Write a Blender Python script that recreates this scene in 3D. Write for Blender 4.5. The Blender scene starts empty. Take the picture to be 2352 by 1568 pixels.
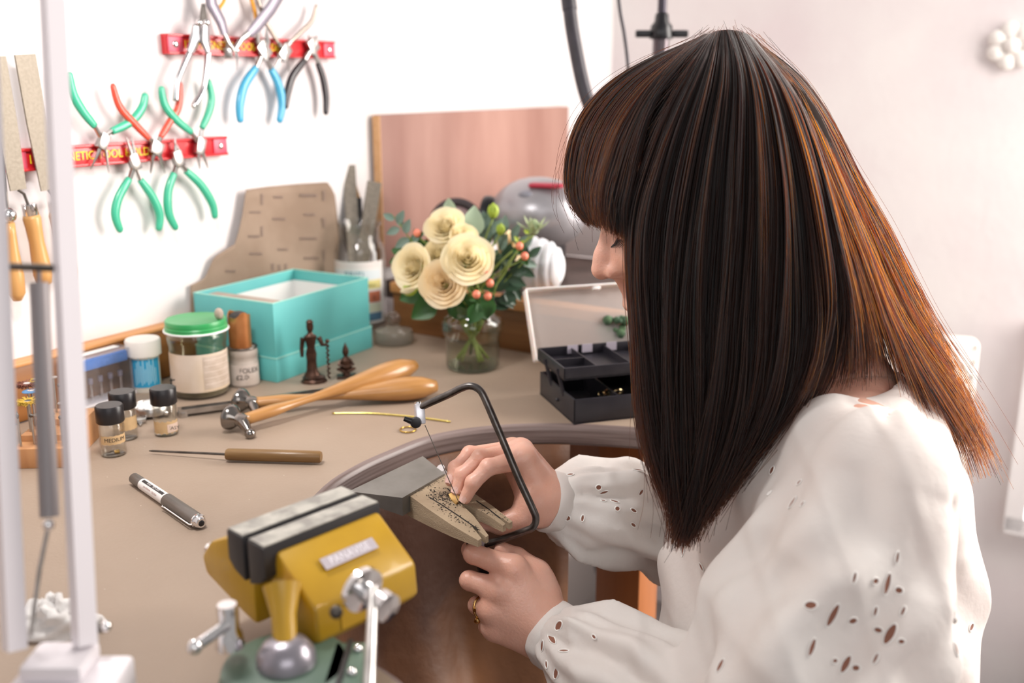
import bpy, bmesh, math, random
import numpy as np
from mathutils import Vector, Matrix, Euler
from mathutils.bvhtree import BVHTree

# ------------------------------------------------------------------ camera, world, lights
scene = bpy.context.scene
Z0 = 0.90                       # bench top height above the floor
CAMH = 0.36                     # camera above the bench top
FPX = 35.0 / 36.0 * 2352        # focal length in photo pixels
PITCH = math.radians(14.7)

cam_data = bpy.data.cameras.new('camera'); cam = bpy.data.objects.new('camera', cam_data)
scene.collection.objects.link(cam); scene.camera = cam
cam.location = (0, 0, Z0 + CAMH)
cam.rotation_euler = (math.radians(90) - PITCH, 0, 0)
cam_data.lens = 35; cam_data.sensor_width = 36; cam_data.sensor_fit = 'HORIZONTAL'
cam_data.clip_start = 0.02; cam_data.clip_end = 50
cam_data.dof.use_dof = True; cam_data.dof.focus_distance = 0.875; cam_data.dof.aperture_fstop = 4.0

world = bpy.data.worlds.new('world'); scene.world = world; world.use_nodes = True
world.node_tree.nodes['Background'].inputs[0].default_value = (1.0, 0.965, 0.955, 1)
world.node_tree.nodes['Background'].inputs[1].default_value = 0.34

def area_light(name, loc, target, size, power, color, size_y=None, disk=False, spread=None):
    l = bpy.data.lights.new(name, 'AREA'); o = bpy.data.objects.new(name, l)
    scene.collection.objects.link(o); o.location = loc
    o.rotation_euler = (Vector(target) - Vector(loc)).to_track_quat('-Z', 'Y').to_euler()
    l.energy = power; l.color = color; l.size = size
    l.shape = 'DISK' if disk else 'RECTANGLE'
    if not disk: l.size_y = size_y or size
    if spread: l.spread = math.radians(spread)
    return o
# the tall window to the right of the frame, and an added soft fill from behind the camera
area_light('window_light', (1.36, 1.20, Z0 + 0.55), (0.25, 0.78, Z0 + 0.10), 0.9, 48, (1.0, 0.93, 0.87), 1.3)
area_light('front_fill_light', (0.5, -1.6, Z0 + 1.1), (0.0, 1.0, Z0 + 0.1), 1.8, 12.5, (1.0, 0.985, 0.985), 1.2)

vs = scene.view_settings
vs.view_transform = 'Standard'; vs.look = 'None'; vs.gamma = 1.0; vs.use_curve_mapping = False
vs.exposure = 0.20
scene.cycles.use_denoising = True
scene.cycles.max_bounces = 6; scene.cycles.diffuse_bounces = 3; scene.cycles.glossy_bounces = 3; scene.cycles.transmission_bounces = 4; scene.cycles.transparent_max_bounces = 16
scene.cycles.caustics_reflective = False; scene.cycles.caustics_refractive = False

# ------------------------------------------------------------------ photo pixel -> place helpers
_c, _s = math.cos(PITCH), math.sin(PITCH)
EYE = Vector((0, 0, Z0 + CAMH))
def ray(px, py):
    u = (px - 1176) / FPX; v = -(py - 784) / FPX
    return Vector((u, _c + v * _s, -_s + v * _c))
def P(px, py, depth): return EYE + ray(px, py) * depth
def G(px, py, z=0.0):
    d = ray(px, py); return EYE + d * ((Z0 + z - EYE.z) / d.z)
def Zat(base, px, py):              # height at which the sight line passes over the ground point
    d = ray(px, py); return EYE.z + d.z * (base.y / d.y)
def depth_of(p): return (p - EYE).dot(Vector((0, _c, -_s)))
def mm(px, depth): return px / FPX * depth
WA = math.radians(31)
WD = Vector((math.sin(WA), math.cos(WA), 0)); WN = Vector((math.cos(WA), -math.sin(WA), 0))
W0 = G(366, 870) - WN * 0.018
def W(px, py, off=0.0):             # point on the left wall
    d = ray(px, py); o = W0 + WN * off
    return EYE + d * ((o - EYE).dot(WN) / d.dot(WN))
def wall_frame(px, py, off=0.0):    # x along the wall, y up the wall, z out of the wall
    p = W(px, py, off)
    return Matrix(((WD.x, 0, WN.x, p.x), (WD.y, 0, WN.y, p.y), (0, 1, 0, p.z), (0, 0, 0, 1)))
def frame(o, x=(1, 0, 0), z=(0, 0, 1)):
    x = Vector(x).normalized(); z = Vector(z); y = z.cross(x).normalized(); z = x.cross(y).normalized()
    o = Vector(o)
    return Matrix(((x.x, y.x, z.x, o.x), (x.y, y.y, z.y, o.y), (x.z, y.z, z.z, o.z), (0, 0, 0, 1)))

# ------------------------------------------------------------------ materials
def lin(c):
    if isinstance(c, str):
        c = [int(c[i:i + 2], 16) / 255 for i in (0, 2, 4)]
    return tuple(x / 12.92 if x <= 0.04045 else ((x + 0.055) / 1.055) ** 2.4 for x in c) + (1.0,)
_mats = {}
def mat(name, col, rough=0.5, metal=0.0, col2=None, scale=40, stretch=None, bump=0.0, bscale=None, spec=0.5,
        coat=0.0, sss=0.0, sheen=0.0, alpha=1.0, detail=4, ramp=(0.35, 0.65), emit=0, tcol=None, trans=0.0):
    if name in _mats: return _mats[name]
    m = bpy.data.materials.new(name); m.use_nodes = True; nt = m.node_tree
    b = nt.nodes['Principled BSDF']; _mats[name] = m
    b.inputs['Base Color'].default_value = lin(col); b.inputs['Roughness'].default_value = rough
    b.inputs['Metallic'].default_value = metal; b.inputs['Specular IOR Level'].default_value = spec
    b.inputs['Coat Weight'].default_value = coat
    if coat: b.inputs['Coat Roughness'].default_value = 0.12
    if sheen: b.inputs['Sheen Weight'].default_value = sheen
    if sss:
        b.inputs['Subsurface Weight'].default_value = sss
        b.inputs['Subsurface Radius'].default_value = (0.012, 0.005, 0.003); b.inputs['Subsurface Scale'].default_value = 0.6
    if alpha < 1: b.inputs['Alpha'].default_value = alpha
    if emit:
        b.inputs['Emission Color'].default_value = lin(col); b.inputs['Emission Strength'].default_value = emit
    if col2 or bump:
        tc = nt.nodes.new('ShaderNodeTexCoord'); mp = nt.nodes.new('ShaderNodeMapping')
        nt.links.new(tc.outputs['Object'], mp.inputs['Vector'])
        if stretch: mp.inputs['Scale'].default_value = stretch
        nz = nt.nodes.new('ShaderNodeTexNoise'); nz.inputs['Scale'].default_value = scale; nz.inputs['Detail'].default_value = detail
        nt.links.new(mp.outputs['Vector'], nz.inputs['Vector'])
    if col2:
        rp = nt.nodes.new('ShaderNodeValToRGB'); rp.color_ramp.elements[0].position = ramp[0]; rp.color_ramp.elements[1].position = ramp[1]
        rp.color_ramp.elements[0].color = lin(col); rp.color_ramp.elements[1].color = lin(col2)
        nt.links.new(nz.outputs['Fac'], rp.inputs['Fac']); nt.links.new(rp.outputs['Color'], b.inputs['Base Color'])
    if bump:
        bp = nt.nodes.new('ShaderNodeBump'); bp.inputs['Strength'].default_value = 1.0; bp.inputs['Distance'].default_value = bump
        src = nz
        if bscale:
            src = nt.nodes.new('ShaderNodeTexNoise'); src.inputs['Scale'].default_value = bscale; src.inputs['Detail'].default_value = 3
            nt.links.new(mp.outputs['Vector'], src.inputs['Vector'])
        nt.links.new(src.outputs['Fac'], bp.inputs['Height']); nt.links.new(bp.outputs['Normal'], b.inputs['Normal'])
    if trans:
        tr = nt.nodes.new('ShaderNodeBsdfTranslucent'); tr.inputs[0].default_value = lin(tcol or col2 or col)
        mx = nt.nodes.new('ShaderNodeMixShader'); mx.inputs[0].default_value = trans
        nt.links.new(b.outputs[0], mx.inputs[1]); nt.links.new(tr.outputs[0], mx.inputs[2])
        nt.links.new(mx.outputs[0], nt.nodes['Material Output'].inputs[0])
    return m
def glass(name, tint='ffffff', gloss=1.0, ior=1.45, rough=0.02, haze=0.0, hazecol='ffffff'):
    if name in _mats: return _mats[name]
    m = bpy.data.materials.new(name); m.use_nodes = True; nt = m.node_tree; _mats[name] = m
    nt.nodes.remove(nt.nodes['Principled BSDF'])
    t = nt.nodes.new('ShaderNodeBsdfTransparent'); t.inputs[0].default_value = lin(tint)
    g = nt.nodes.new('ShaderNodeBsdfGlossy'); g.inputs['Roughness'].default_value = rough
    f = nt.nodes.new('ShaderNodeLayerWeight'); f.inputs[0].default_value = .5
    pw = nt.nodes.new('ShaderNodeMath'); pw.operation = 'POWER'; pw.inputs[1].default_value = 3.2; nt.links.new(f.outputs['Facing'], pw.inputs[0])
    ad = nt.nodes.new('ShaderNodeMath'); ad.operation = 'MULTIPLY_ADD'; ad.inputs[1].default_value = .75; ad.inputs[2].default_value = .035; nt.links.new(pw.outputs[0], ad.inputs[0])
    mx = nt.nodes.new('ShaderNodeMixShader'); mult = nt.nodes.new('ShaderNodeMath'); mult.operation = 'MULTIPLY'; mult.inputs[1].default_value = gloss
    nt.links.new(ad.outputs[0], mult.inputs[0]); nt.links.new(mult.outputs[0], mx.inputs[0])
    src = t.outputs[0]
    if haze:
        d = nt.nodes.new('ShaderNodeBsdfDiffuse'); d.inputs[0].default_value = lin(hazecol)
        tr = nt.nodes.new('ShaderNodeBsdfTranslucent'); tr.inputs[0].default_value = lin(hazecol)
        m0 = nt.nodes.new('ShaderNodeMixShader'); m0.inputs[0].default_value = 0.5
        nt.links.new(d.outputs[0], m0.inputs[1]); nt.links.new(tr.outputs[0], m0.inputs[2])
        m2 = nt.nodes.new('ShaderNodeMixShader'); m2.inputs[0].default_value = haze
        nt.links.new(t.outputs[0], m2.inputs[1]); nt.links.new(m0.outputs[0], m2.inputs[2]); src = m2.outputs[0]
    nt.links.new(src, mx.inputs[1]); nt.links.new(g.outputs[0], mx.inputs[2])
    nt.links.new(mx.outputs[0], nt.nodes['Material Output'].inputs[0])
    return m
def wood(name, c1, c2, rough=0.5, scale=6, stretch=(1, 14, 14), bump=0.0004, coat=0.0):
    return mat(name, c1, rough, col2=c2, scale=scale, stretch=stretch, bump=bump, coat=coat, detail=6, ramp=(0.3, 0.7))

STEEL = mat('steel', 'c9c6c3', 0.28, 1.0, col2='a9a5a2', scale=60)
STEEL_D = mat('steel_dark', '77716c', 0.4, 1.0, col2='55504b', scale=50)
CHROME = mat('chrome', 'e6e4e4', 0.12, 1.0)
BRASS = mat('brass', 'd8b868', 0.25, 1.0, col2='c29a4c', scale=90)
BLACKP = mat('black_plastic', '17161a', 0.35)
WHITE_PAINT = mat('white_paint', 'ece9ea', 0.35)
RED = mat('red_enamel', 'cc2028', 0.35, coat=0.3)
YEL = mat('yellow_print', 'f3d21e', 0.6)

# ------------------------------------------------------------------ mesh builder
class MB:
    def __init__(s): s.v = []; s.f = []
    def add(s, vs, fs, M=None):
        n = len(s.v)
        s.v += [tuple(M @ Vector(p)) if M is not None else tuple(p) for p in vs]
        s.f += [tuple(i + n for i in f) for f in fs]; return s
    def box(s, cx, cy, cz, sx, sy, sz, M=None, bev=0.0):
        x, y, z = sx / 2, sy / 2, sz / 2; b = min(bev, x * .9, y * .9, z * .9)
        if b <= 0:
            vs = [(cx + i * x, cy + j * y, cz + k * z) for k in (-1, 1) for j in (-1, 1) for i in (-1, 1)]
            return s.add(vs, [(0, 2, 3, 1), (4, 5, 7, 6), (0, 1, 5, 4), (2, 6, 7, 3), (0, 4, 6, 2), (1, 3, 7, 5)], M)
        bm = bmesh.new(); bmesh.ops.create_cube(bm, size=1)
        for v in bm.verts: v.co = Vector((cx + v.co.x * sx, cy + v.co.y * sy, cz + v.co.z * sz))
        bmesh.ops.bevel(bm, geom=bm.edges[:], offset=b, segments=2, affect='EDGES', profile=0.5)
        return s.bm(bm, M)
    def bm(s, bm, M=None):
        bm.verts.index_update()
        s.add([v.co.copy() for v in bm.verts], [tuple(v.index for v in f.verts) for f in bm.faces], M); bm.free(); return s
    def prism(s, pts, z0, z1, M=None, bev=0.0):       # polygon in xy, extruded along z
        bm = bmesh.new(); vs = [bm.verts.new((x, y, z0)) for x, y in pts]; f = bm.faces.new(vs)
        r = bmesh.ops.extrude_face_region(bm, geom=[f])
        for g in r['geom']:
            if isinstance(g, bmesh.types.BMVert): g.co.z = z1
        bmesh.ops.recalc_face_normals(bm, faces=bm.faces[:])
        if bev: bmesh.ops.bevel(bm, geom=bm.edges[:], offset=bev, segments=2, affect='EDGES', profile=0.5)
        return s.bm(bm, M)
    def lathe(s, prof, n=32, M=None, ang=None):        # prof: (r, z)
        vs = []; fs = []; full = ang is None; a0, a1 = ang or (0, 2 * math.pi); m = n if full else n + 1
        for r, z in prof:
            for i in range(m):
                a = a0 + (a1 - a0) * i / n; vs.append((r * math.cos(a), r * math.sin(a), z))
        for k in range(len(prof) - 1):
            for i in range(n):
                j = (i + 1) % m
                fs.append((k * m + i, k * m + j, (k + 1) * m + j, (k + 1) * m + i))
        if full:
            if prof[0][0] > 1e-6: fs.append(tuple(range(m - 1, -1, -1)))
            if prof[-1][0] > 1e-6: fs.append(tuple((len(prof) - 1) * m + i for i in range(m)))
        return s.add(vs, fs, M)
    def shell(s, prof, t, n=32, M=None):               # hollow open-topped lathe of wall t
        inner = [(max(r - t, 1e-5), max(z, prof[0][1] + t)) for r, z in reversed(prof)]
        return s.lathe(prof + inner, n, M) if False else s._ring(prof + inner, n, M)
    def _ring(s, prof, n, M):
        vs = []; fs = []
        for r, z in prof:
            for i in range(n):
                a = 2 * math.pi * i / n; vs.append((r * math.cos(a), r * math.sin(a), z))
        for k in range(len(prof) - 1):
            for i in range(n):
                j = (i + 1) % n; fs.append((k * n + i, k * n + j, (k + 1) * n + j, (k + 1) * n + i))
        fs.append(tuple(range(n - 1, -1, -1))); fs.append(tuple((len(prof) - 1) * n + i for i in range(n)))
        return s.add(vs, fs, M)
    def tube(s, pts, r, n=10, M=None, caps=True, flat=None, up=None):  # sweep; r float or list; flat = (a,b) scale of section
        pts = [Vector(p) for p in pts]; k = len(pts); rs = r if isinstance(r, (list, tuple)) else [r] * k
        vs = []; fs = []; ref = Vector(up) if up else None
        t0 = (pts[1] - pts[0]).normalized()
        nrm = ref if ref else (Vector((0, 0, 1)) if abs(t0.z) < .9 else Vector((1, 0, 0)))
        for i, p in enumerate(pts):
            t = (pts[min(i + 1, k - 1)] - pts[max(i - 1, 0)]).normalized()
            a = nrm - t * nrm.dot(t)
            a = a.normalized() if a.length > 1e-6 else t.orthogonal().normalized()
            if not ref: nrm = a
            b = t.cross(a); fa, fb = flat or (1, 1)
            for j in range(n):
                q = 2 * math.pi * (j + .5 * (n == 4)) / n; vs.append(p + (a * math.cos(q) * fa + b * math.sin(q) * fb) * rs[i] * (1.41421 if n == 4 else 1))
        for i in range(k - 1):
            for j in range(n):
                l = (j + 1) % n; fs.append((i * n + j, i * n + l, (i + 1) * n + l, (i + 1) * n + j))
        if caps: fs.append(tuple(range(n - 1, -1, -1))); fs.append(tuple((k - 1) * n + j for j in range(n)))
        return s.add(vs, fs, M)
    def sphere(s, c, r, n=16, M=None, sc=(1, 1, 1)):
        m = n // 2 + 1
        prof = [(r * math.sin(math.pi * i / m), -r * math.cos(math.pi * i / m)) for i in range(m + 1)]
        T = Matrix.Translation(c) @ Matrix.Diagonal((*sc, 1))
        return s.lathe([(max(a, 1e-6), b) for a, b in prof], n, (M @ T) if M is not None else T)
    def grid(s, rows, M=None, close=False):            # rows of points -> quads
        n = len(rows[0]); vs = [p for r in rows for p in r]; fs = []
        for i in range(len(rows) - 1):
            for j in range(n if close else n - 1):
                l = (j + 1) % n; fs.append((i * n + j, i * n + l, (i + 1) * n + l, (i + 1) * n + j))
        return s.add(vs, fs, M)
    def mesh(s, name, m, smooth=True, angle=40):
        me = bpy.data.meshes.new(name); me.from_pydata([tuple(v) for v in s.v], [], s.f); me.validate(); me.update()
        if m: me.materials.append(m)
        bm = bmesh.new(); bm.from_mesh(me); bmesh.ops.remove_doubles(bm, verts=bm.verts[:], dist=1e-6)
        bmesh.ops.recalc_face_normals(bm, faces=bm.faces[:]); bm.to_mesh(me); bm.free()
        if smooth:
            me.polygons.foreach_set('use_smooth', [True] * len(me.polygons))
            if angle < 180: me.set_sharp_from_angle(angle=math.radians(angle))
        return me
    def part(s, name, m, parent=None, smooth=True, angle=40, label=None, T=None):
        o = bpy.data.objects.new(name, s.mesh(name, m, smooth, angle)); scene.collection.objects.link(o)
        if parent is not None: o.parent = parent
        if T is not None: o.matrix_local = T
        if label: o['label'] = label
        return o
def solidify(o, t, offset=0):
    md = o.modifiers.new('thickness', 'SOLIDIFY'); md.thickness = t; md.offset = offset; return o
def tag(o, label, cat, group=None):
    o['label'] = label; o['category'] = cat
    if group: o['group'] = group
    return o
def thing(name, label, cat, M=None, group=None):
    o = bpy.data.objects.new(name, None); scene.collection.objects.link(o); o.empty_display_size = 0.02
    if M is not None: o.matrix_world = M if isinstance(M, Matrix) else Matrix.Translation(M)
    return tag(o, label, cat, group)
def struct(name, mb, m, smooth=False, T=None):
    o = mb.part(name, m, None, smooth, T=T); o['kind'] = 'structure'; return o
def copy_tree(o, parent=None, keep=True):
    c = o.copy(); scene.collection.objects.link(c)
    if parent is not None: c.parent = parent
    for ch in list(o.children): copy_tree(ch, c)
    return c
def bez(pts, n=20):                                    # smooth Catmull-Rom through points
    pts = [Vector(p) for p in pts]; out = []; k = len(pts)
    for i in range(k - 1):
        p0, p1, p2, p3 = pts[max(i - 1, 0)], pts[i], pts[i + 1], pts[min(i + 2, k - 1)]
        for j in range(n):
            t = j / n
            out.append(0.5 * ((2 * p1) + (p2 - p0) * t + (2 * p0 - 5 * p1 + 4 * p2 - p3) * t * t + (3 * p1 - p0 - 3 * p2 + p3) * t ** 3))
    out.append(pts[-1]); return out
def lerp_list(xs, n):                                  # resample list of floats
    xs = list(xs); r = []
    for i in range(n):
        t = i / (n - 1) * (len(xs) - 1); k = min(int(t), len(xs) - 2); r.append(xs[k] + (xs[k + 1] - xs[k]) * (t - k))
    return r
def text_mb(body, size, M=None, bend=None, align='CENTER', thick=0.0, xs=1.0):
    cu = bpy.data.curves.new('txt', 'FONT'); cu.body = body; cu.size = size; cu.align_x = align; cu.align_y = 'CENTER'
    cu.resolution_u = 3; cu.extrude = thick
    o = bpy.data.objects.new('txt', cu); scene.collection.objects.link(o)
    dg = bpy.context.evaluated_depsgraph_get(); me = bpy.data.meshes.new_from_object(o.evaluated_get(dg))
    mb = MB(); vs = []
    for v in me.vertices:
        x, y, z = v.co.x * xs, v.co.y, v.co.z
        if bend:                                        # wrap round a vertical cylinder of radius bend
            a = x / bend; x, y, z = (bend + z) * math.sin(a), -(bend + z) * math.cos(a), y
        vs.append((x, y, z))
    mb.add(vs, [tuple(p.vertices) for p in me.polygons], M)
    bpy.data.objects.remove(o); bpy.data.curves.remove(cu); bpy.data.meshes.remove(me); return mb
random.seed(7)
# ------------------------------------------------------------------ the room
def B(s, n, z=0.0):                                    # bench plan: s along the wall, n out from the backboard face
    p = W0 + WN * 0.018 + WD * s + WN * n; return Vector((p.x, p.y, Z0 + z))
BF = frame(B(0, 0), WD, (0, 0, 1))                     # bench frame: x = s, y = -n, z up
WALLM = mat('plaster', 'ebe7e6', 0.85, col2='e2d8da', scale=4, bump=0.0006, bscale=60, ramp=(0.4, 0.75), detail=8)
S_CORNER = 1.32
struct('wall_left', MB().box((S_CORNER - 2.6) / 2, 0, 0, S_CORNER + 2.6, 0.1, 2.6), WALLM,
       T=frame(W0 - WN * 0.05 + Vector((0, 0, 0.40)), WD))
cor = W0 + WD * S_CORNER
struct('wall_back', MB().box(1.3, 0, 0, 2.6 + 0.2, 0.1, 2.6), WALLM, T=frame(cor + WD * 0.05 + Vector((0, 0, 0.40)), WN))
struct('floor', MB().box(0, 1.0, -0.03, 6, 5, 0.06), mat('floor_vinyl', '8d8583', 0.6, col2='7d7674', scale=12))
bb = MB().box((S_CORNER - 2.6) / 2, -0.006, 0.08, S_CORNER + 2.6, 0.012, 0.16)
struct('baseboard_left', bb, mat('grey_skirting', '8f8784', 0.6), T=frame(Vector((W0.x, W0.y, 0)) + WN * 0.0, WD))

# ------------------------------------------------------------------ the bench
WOOD_B = wood('bench_wood', '9c6430', '7a4a20', 0.45, 5, (1.2, 12, 12))
WOOD_BX = wood('bench_ledge_wood', 'd69a62', 'bd8148', 0.45, 5, (1.2, 12, 12))
WOOD_O = wood('bench_orange_wood', 'b8713f', 'a2602f', 0.4, 4, (8, 8, 1), coat=0.1)
LINO = mat('bench_surface', 'a3907f', 0.55, col2='968271', scale=5, bump=0.00025, bscale=260, detail=8, ramp=(0.3, 0.7))
RIM = mat('bench_rim', '8a7a76', 0.36, col2='64534e', scale=7, stretch=(1, 1, 40), bump=0.0004, ramp=(0.35, 0.7))
nt = LINO.node_tree; bs_ = nt.nodes['Principled BSDF']; rp_ = [n_ for n_ in nt.nodes if n_.type == 'VALTORGB'][0]; tc_ = [n_ for n_ in nt.nodes if n_.type == 'TEX_COORD'][0]
nz_ = nt.nodes.new('ShaderNodeTexVoronoi'); nz_.inputs['Scale'].default_value = 55; r2_ = nt.nodes.new('ShaderNodeValToRGB'); r2_.color_ramp.elements[0].position = .022; r2_.color_ramp.elements[1].position = .034
r2_.color_ramp.elements[0].color = (.75, .75, .75, 1); r2_.color_ramp.elements[1].color = (0, 0, 0, 1); mx_ = nt.nodes.new('ShaderNodeMixRGB'); mx_.inputs[2].default_value = lin('d8cbbb')     # filings and dust specks
nt.links.new(tc_.outputs['Object'], nz_.inputs['Vector']); nt.links.new(nz_.outputs['Distance'], r2_.inputs['Fac']); nt.links.new(r2_.outputs['Color'], mx_.inputs[0]); nt.links.new(rp_.outputs['Color'], mx_.inputs[1]); nt.links.new(mx_.outputs['Color'], bs_.inputs['Base Color'])
def toB(v): d = v - B(0, 0); return (d.dot(WD), d.dot(WN))
rim_px = [(.217, .980), (.139, 1.003), (.076, 1.015), (.03, 1.017), (-.012, 1.012), (-.052, .999), (-.089, .975), (-.119, .938),
          (-.146, .898), (-.167, .848), (-.178, .77), (-.17, .69), (-.148, .635), (-.112, .59), (-.072, .552), (-.055, .525)]
rim = bez([Vector((x, y, Z0)) for x, y in rim_px], 4)
rim_sn = [toB(v) for v in rim]
bench = thing('jewellers_bench', 'brown topped wooden jeweller\'s bench with a curved cutout and raised back board', 'workbench', BF)
poly = [(-1.1, 0), (0.42, 0), (0.42, .67), (.17, .67)] + rim_sn + [(-.39, .665), (-1.1, .66)]
mb = MB().prism([(s, -n) for s, n in poly], -0.024, 0.0)
me = mb.mesh('bench_top', RIM, True, 60)
bm_ = bmesh.new(); bm_.from_mesh(me)
es = [e for e in bm_.edges if abs(e.verts[0].co.z) < 1e-5 and abs(e.verts[1].co.z) < 1e-5]
bmesh.ops.bevel(bm_, geom=es, offset=0.006, segments=3, affect='EDGES', profile=0.5)
es = [e for e in bm_.edges if abs(e.verts[0].co.z + .024) < 1e-5 and abs(e.verts[1].co.z + .024) < 1e-5]
bmesh.ops.bevel(bm_, geom=es, offset=0.004, segments=2, affect='EDGES', profile=0.5)
bm_.to_mesh(me); bm_.free()
me.materials.append(LINO)
for p in me.polygons:
    if p.normal.z > 0.9 and p.area > 0.05: p.material_index = 1
o = bpy.data.objects.new('bench_top', me); scene.collection.objects.link(o); o.parent = bench
MB().box(-0.39, 0.009, 0.030, 1.42, 0.018, 0.062, bev=0.0015).part('back_board', WOOD_B, bench)
MB().box(-0.39, 0.009, 0.0625, 1.42, 0.022, 0.005, bev=0.0015).part('back_board_cap', WOOD_BX, bench)
def s_at(px, n_line_pt):  # param along the right-hand end board for a pixel on the bench line
    return toB(n_line_pt)
e0 = toB(G(905, 757)); e1 = toB(G(1223, 813))
eb0 = B(*e0); eb1 = B(*e1); ed = (eb1 - eb0).normalized(); el = 0.62
EF = BF.inverted() @ frame(eb0, ed)                    # end board frame, x along it (towards the photographer)
MB().box(el / 2, 0.009, 0.029, el, 0.018, 0.058, bev=0.001).part('end_board', wood('end_board_wood', '93623a', '754823', .5, 5, (1.2, 12, 12)), bench, T=EF)
MB().box(el / 2, 0.008, 0.066, el, 0.030, 0.015, bev=0.002).part('end_ledge', WOOD_BX, bench, T=EF)
MB().box(el / 2 - .05, 0.012, -0.095, el - .1, 0.02, 0.142).part('end_rail', WOOD_O, bench, T=EF)
lg = BF.inverted() @ frame(P(1470, 1300, 1.22), WD)
lp = lg.translation
for (s_, n_) in ((lp.x + .03, -lp.y - .03), (-.98, .06), (-.98, .6)):
    MB().box(s_, -n_, -0.462 + .0, 0.06, 0.06, 0.874, bev=0.002).part('leg', WOOD_O, bench)
MB().box(-.3, -.03, -.1, 1.3, .02, .15).part('back_rail', WOOD_O, bench)
# leather skin slung under the cutout
sub = [v for v in rim if v.x < .075]
sub = sub[::2]; cx = Vector((0.03, .78, 0)); rows = []
for k in range(17):
    t = k / 16; row = []
    for i, v in enumerate(sub):
        sag = 0.02 + 0.30 * (1 - (1 - t) ** 2.2); inn = 0.02 + .80 * t ** 2.4
        q = v.lerp(Vector((cx.x, cx.y, v.z)), inn); w = .012 * math.sin(i * .9) * t * (1 - t) * 3
        row.append(Vector((q.x + w, q.y - w, Z0 - sag)))
    rows.append([tuple(p - B(0, 0)) for p in row])
SKIN_L = mat('apron_leather', '4a2a18', 0.55, col2='8a5a34', scale=5, bump=0.001, bscale=60, ramp=(0.4, 0.7), detail=5)
mbk = MB().grid([[BF.inverted() @ (Vector(p) + B(0, 0)) for p in r] for r in rows])
solidify(mbk.part('leather_skin', SKIN_L, bench, angle=180), .003, 1)

# the lower cabinet beyond the bench, with the things standing on it
cab = thing('low_cabinet', 'dark low cabinet behind the end board of the bench', 'cabinet', frame(eb0 + Vector((0, 0, -Z0)), ed))
MB().box(.27, .20, .953, .62, .34, .028, bev=.002).part('cabinet_top', mat('dark_cabinet', '5b4a45', .5, col2='493b36', scale=20), cab)
MB().box(.27, .215, .80, .58, .30, .27, bev=.002).part('cabinet_body', wood('cabinet_wood', '8a5533', '6d4026', .5, 5, (1, 10, 10)), cab)
CABZ = .967
mb = MB().box(0, 0, 0, .625, .24, .014, bev=.001)
bs = W(850, 262); bw = frame(Vector((W0.x, W0.y, 0)) + WD * (.455 + .3125) + WN * .012 + Vector((0, 0, CABZ + .1207)), WD, WN)
brd = mb.part('plywood_board', wood('pink_board', 'b48c7f', '94695d', .6, 3.0, (3, .6, 1)), None, T=bw)
tag(brd, 'pinkish brown flat wooden board leaning on the wall behind the flowers', 'board')
MB().box(-.3133, 0, 0, .0018, .238, .0142).part('edge', wood('board_edge', 'e0b283', 'd29f6c', .6), brd, label='pale wooden edge')
# silver round-bodied machine
p = P(1236, 490, 1.50)
mach = thing('polishing_motor', 'rounded silver grey polishing motor with red badge behind the white mask', 'machine',
             frame(Vector((p.x, p.y, CABZ)), (WN + WD * .25)))
hz = p.z - CABZ
mb = MB().sphere((0, 0, hz), .074, 28, sc=(1.0, .85, .74)); mb.part('body', mat('silver_shell', 'a5a2a6', .32, .45), mach, angle=180)
MB().box(0, 0, (hz - .04) / 2, .07, .08, hz - .04, bev=.006).part('foot', BLACKP, mach)
MB().lathe([(.03, 0), (.034, .006), (.034, .014), (.02, .018)], 24, Matrix.Translation((-.064, -.016, hz - .008)) @ Matrix.Rotation(-math.pi / 2, 4, 'Y')).part('end_cap', BLACKP, mach)
MB().box(.022, -.035, hz + .046, .05, .02, .006, bev=.002).part('badge', mat('badge_red', 'c03048', .5), mach, T=Matrix.Identity(4))
MB().sphere((-.006, -.046, hz + .032), .012, 12, sc=(1, .6, .6)).part('knob', mat('knob_grey', '8b8b95', .3), mach)
def torus(mb, R, r, n=40, m=10, M=None, sc=(1, 1)):
    rows = []
    for i in range(n):
        a = 2 * math.pi * i / n
        rows.append([((R + r * math.cos(2 * math.pi * j / m)) * math.cos(a) * sc[0], (R + r * math.cos(2 * math.pi * j / m)) * math.sin(a) * sc[1], r * math.sin(2 * math.pi * j / m)) for j in range(m)])
    rows.append(rows[0]); return mb.grid(rows, M, close=True)
MF = frame(Vector((p.x, p.y, CABZ)), (WN + WD * .25))
wc = MF.inverted() @ P(1048, 520, 1.50); RBR = mat('rubber', '3a3032', .6)
whl = torus(MB(), .036, .007, M=frame(wc, (1, .2, 0), MF.to_3x3().inverted() @ Vector((-.3, -1, .12)))).part('wheel_tyre', RBR, mach)
MB().lathe([(.034, -.003), (.034, .003), (.0, .004)], 30, frame(wc, (1, .2, 0), MF.to_3x3().inverted() @ Vector((-.3, -1, .12)))).part('wheel_disc', mat('wheel_felt', 'a98f92', .8), whl)
MB().tube([wc, (-.07, -.016, hz - .008)], .006, 10).part('spindle', STEEL_D, mach)
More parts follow.
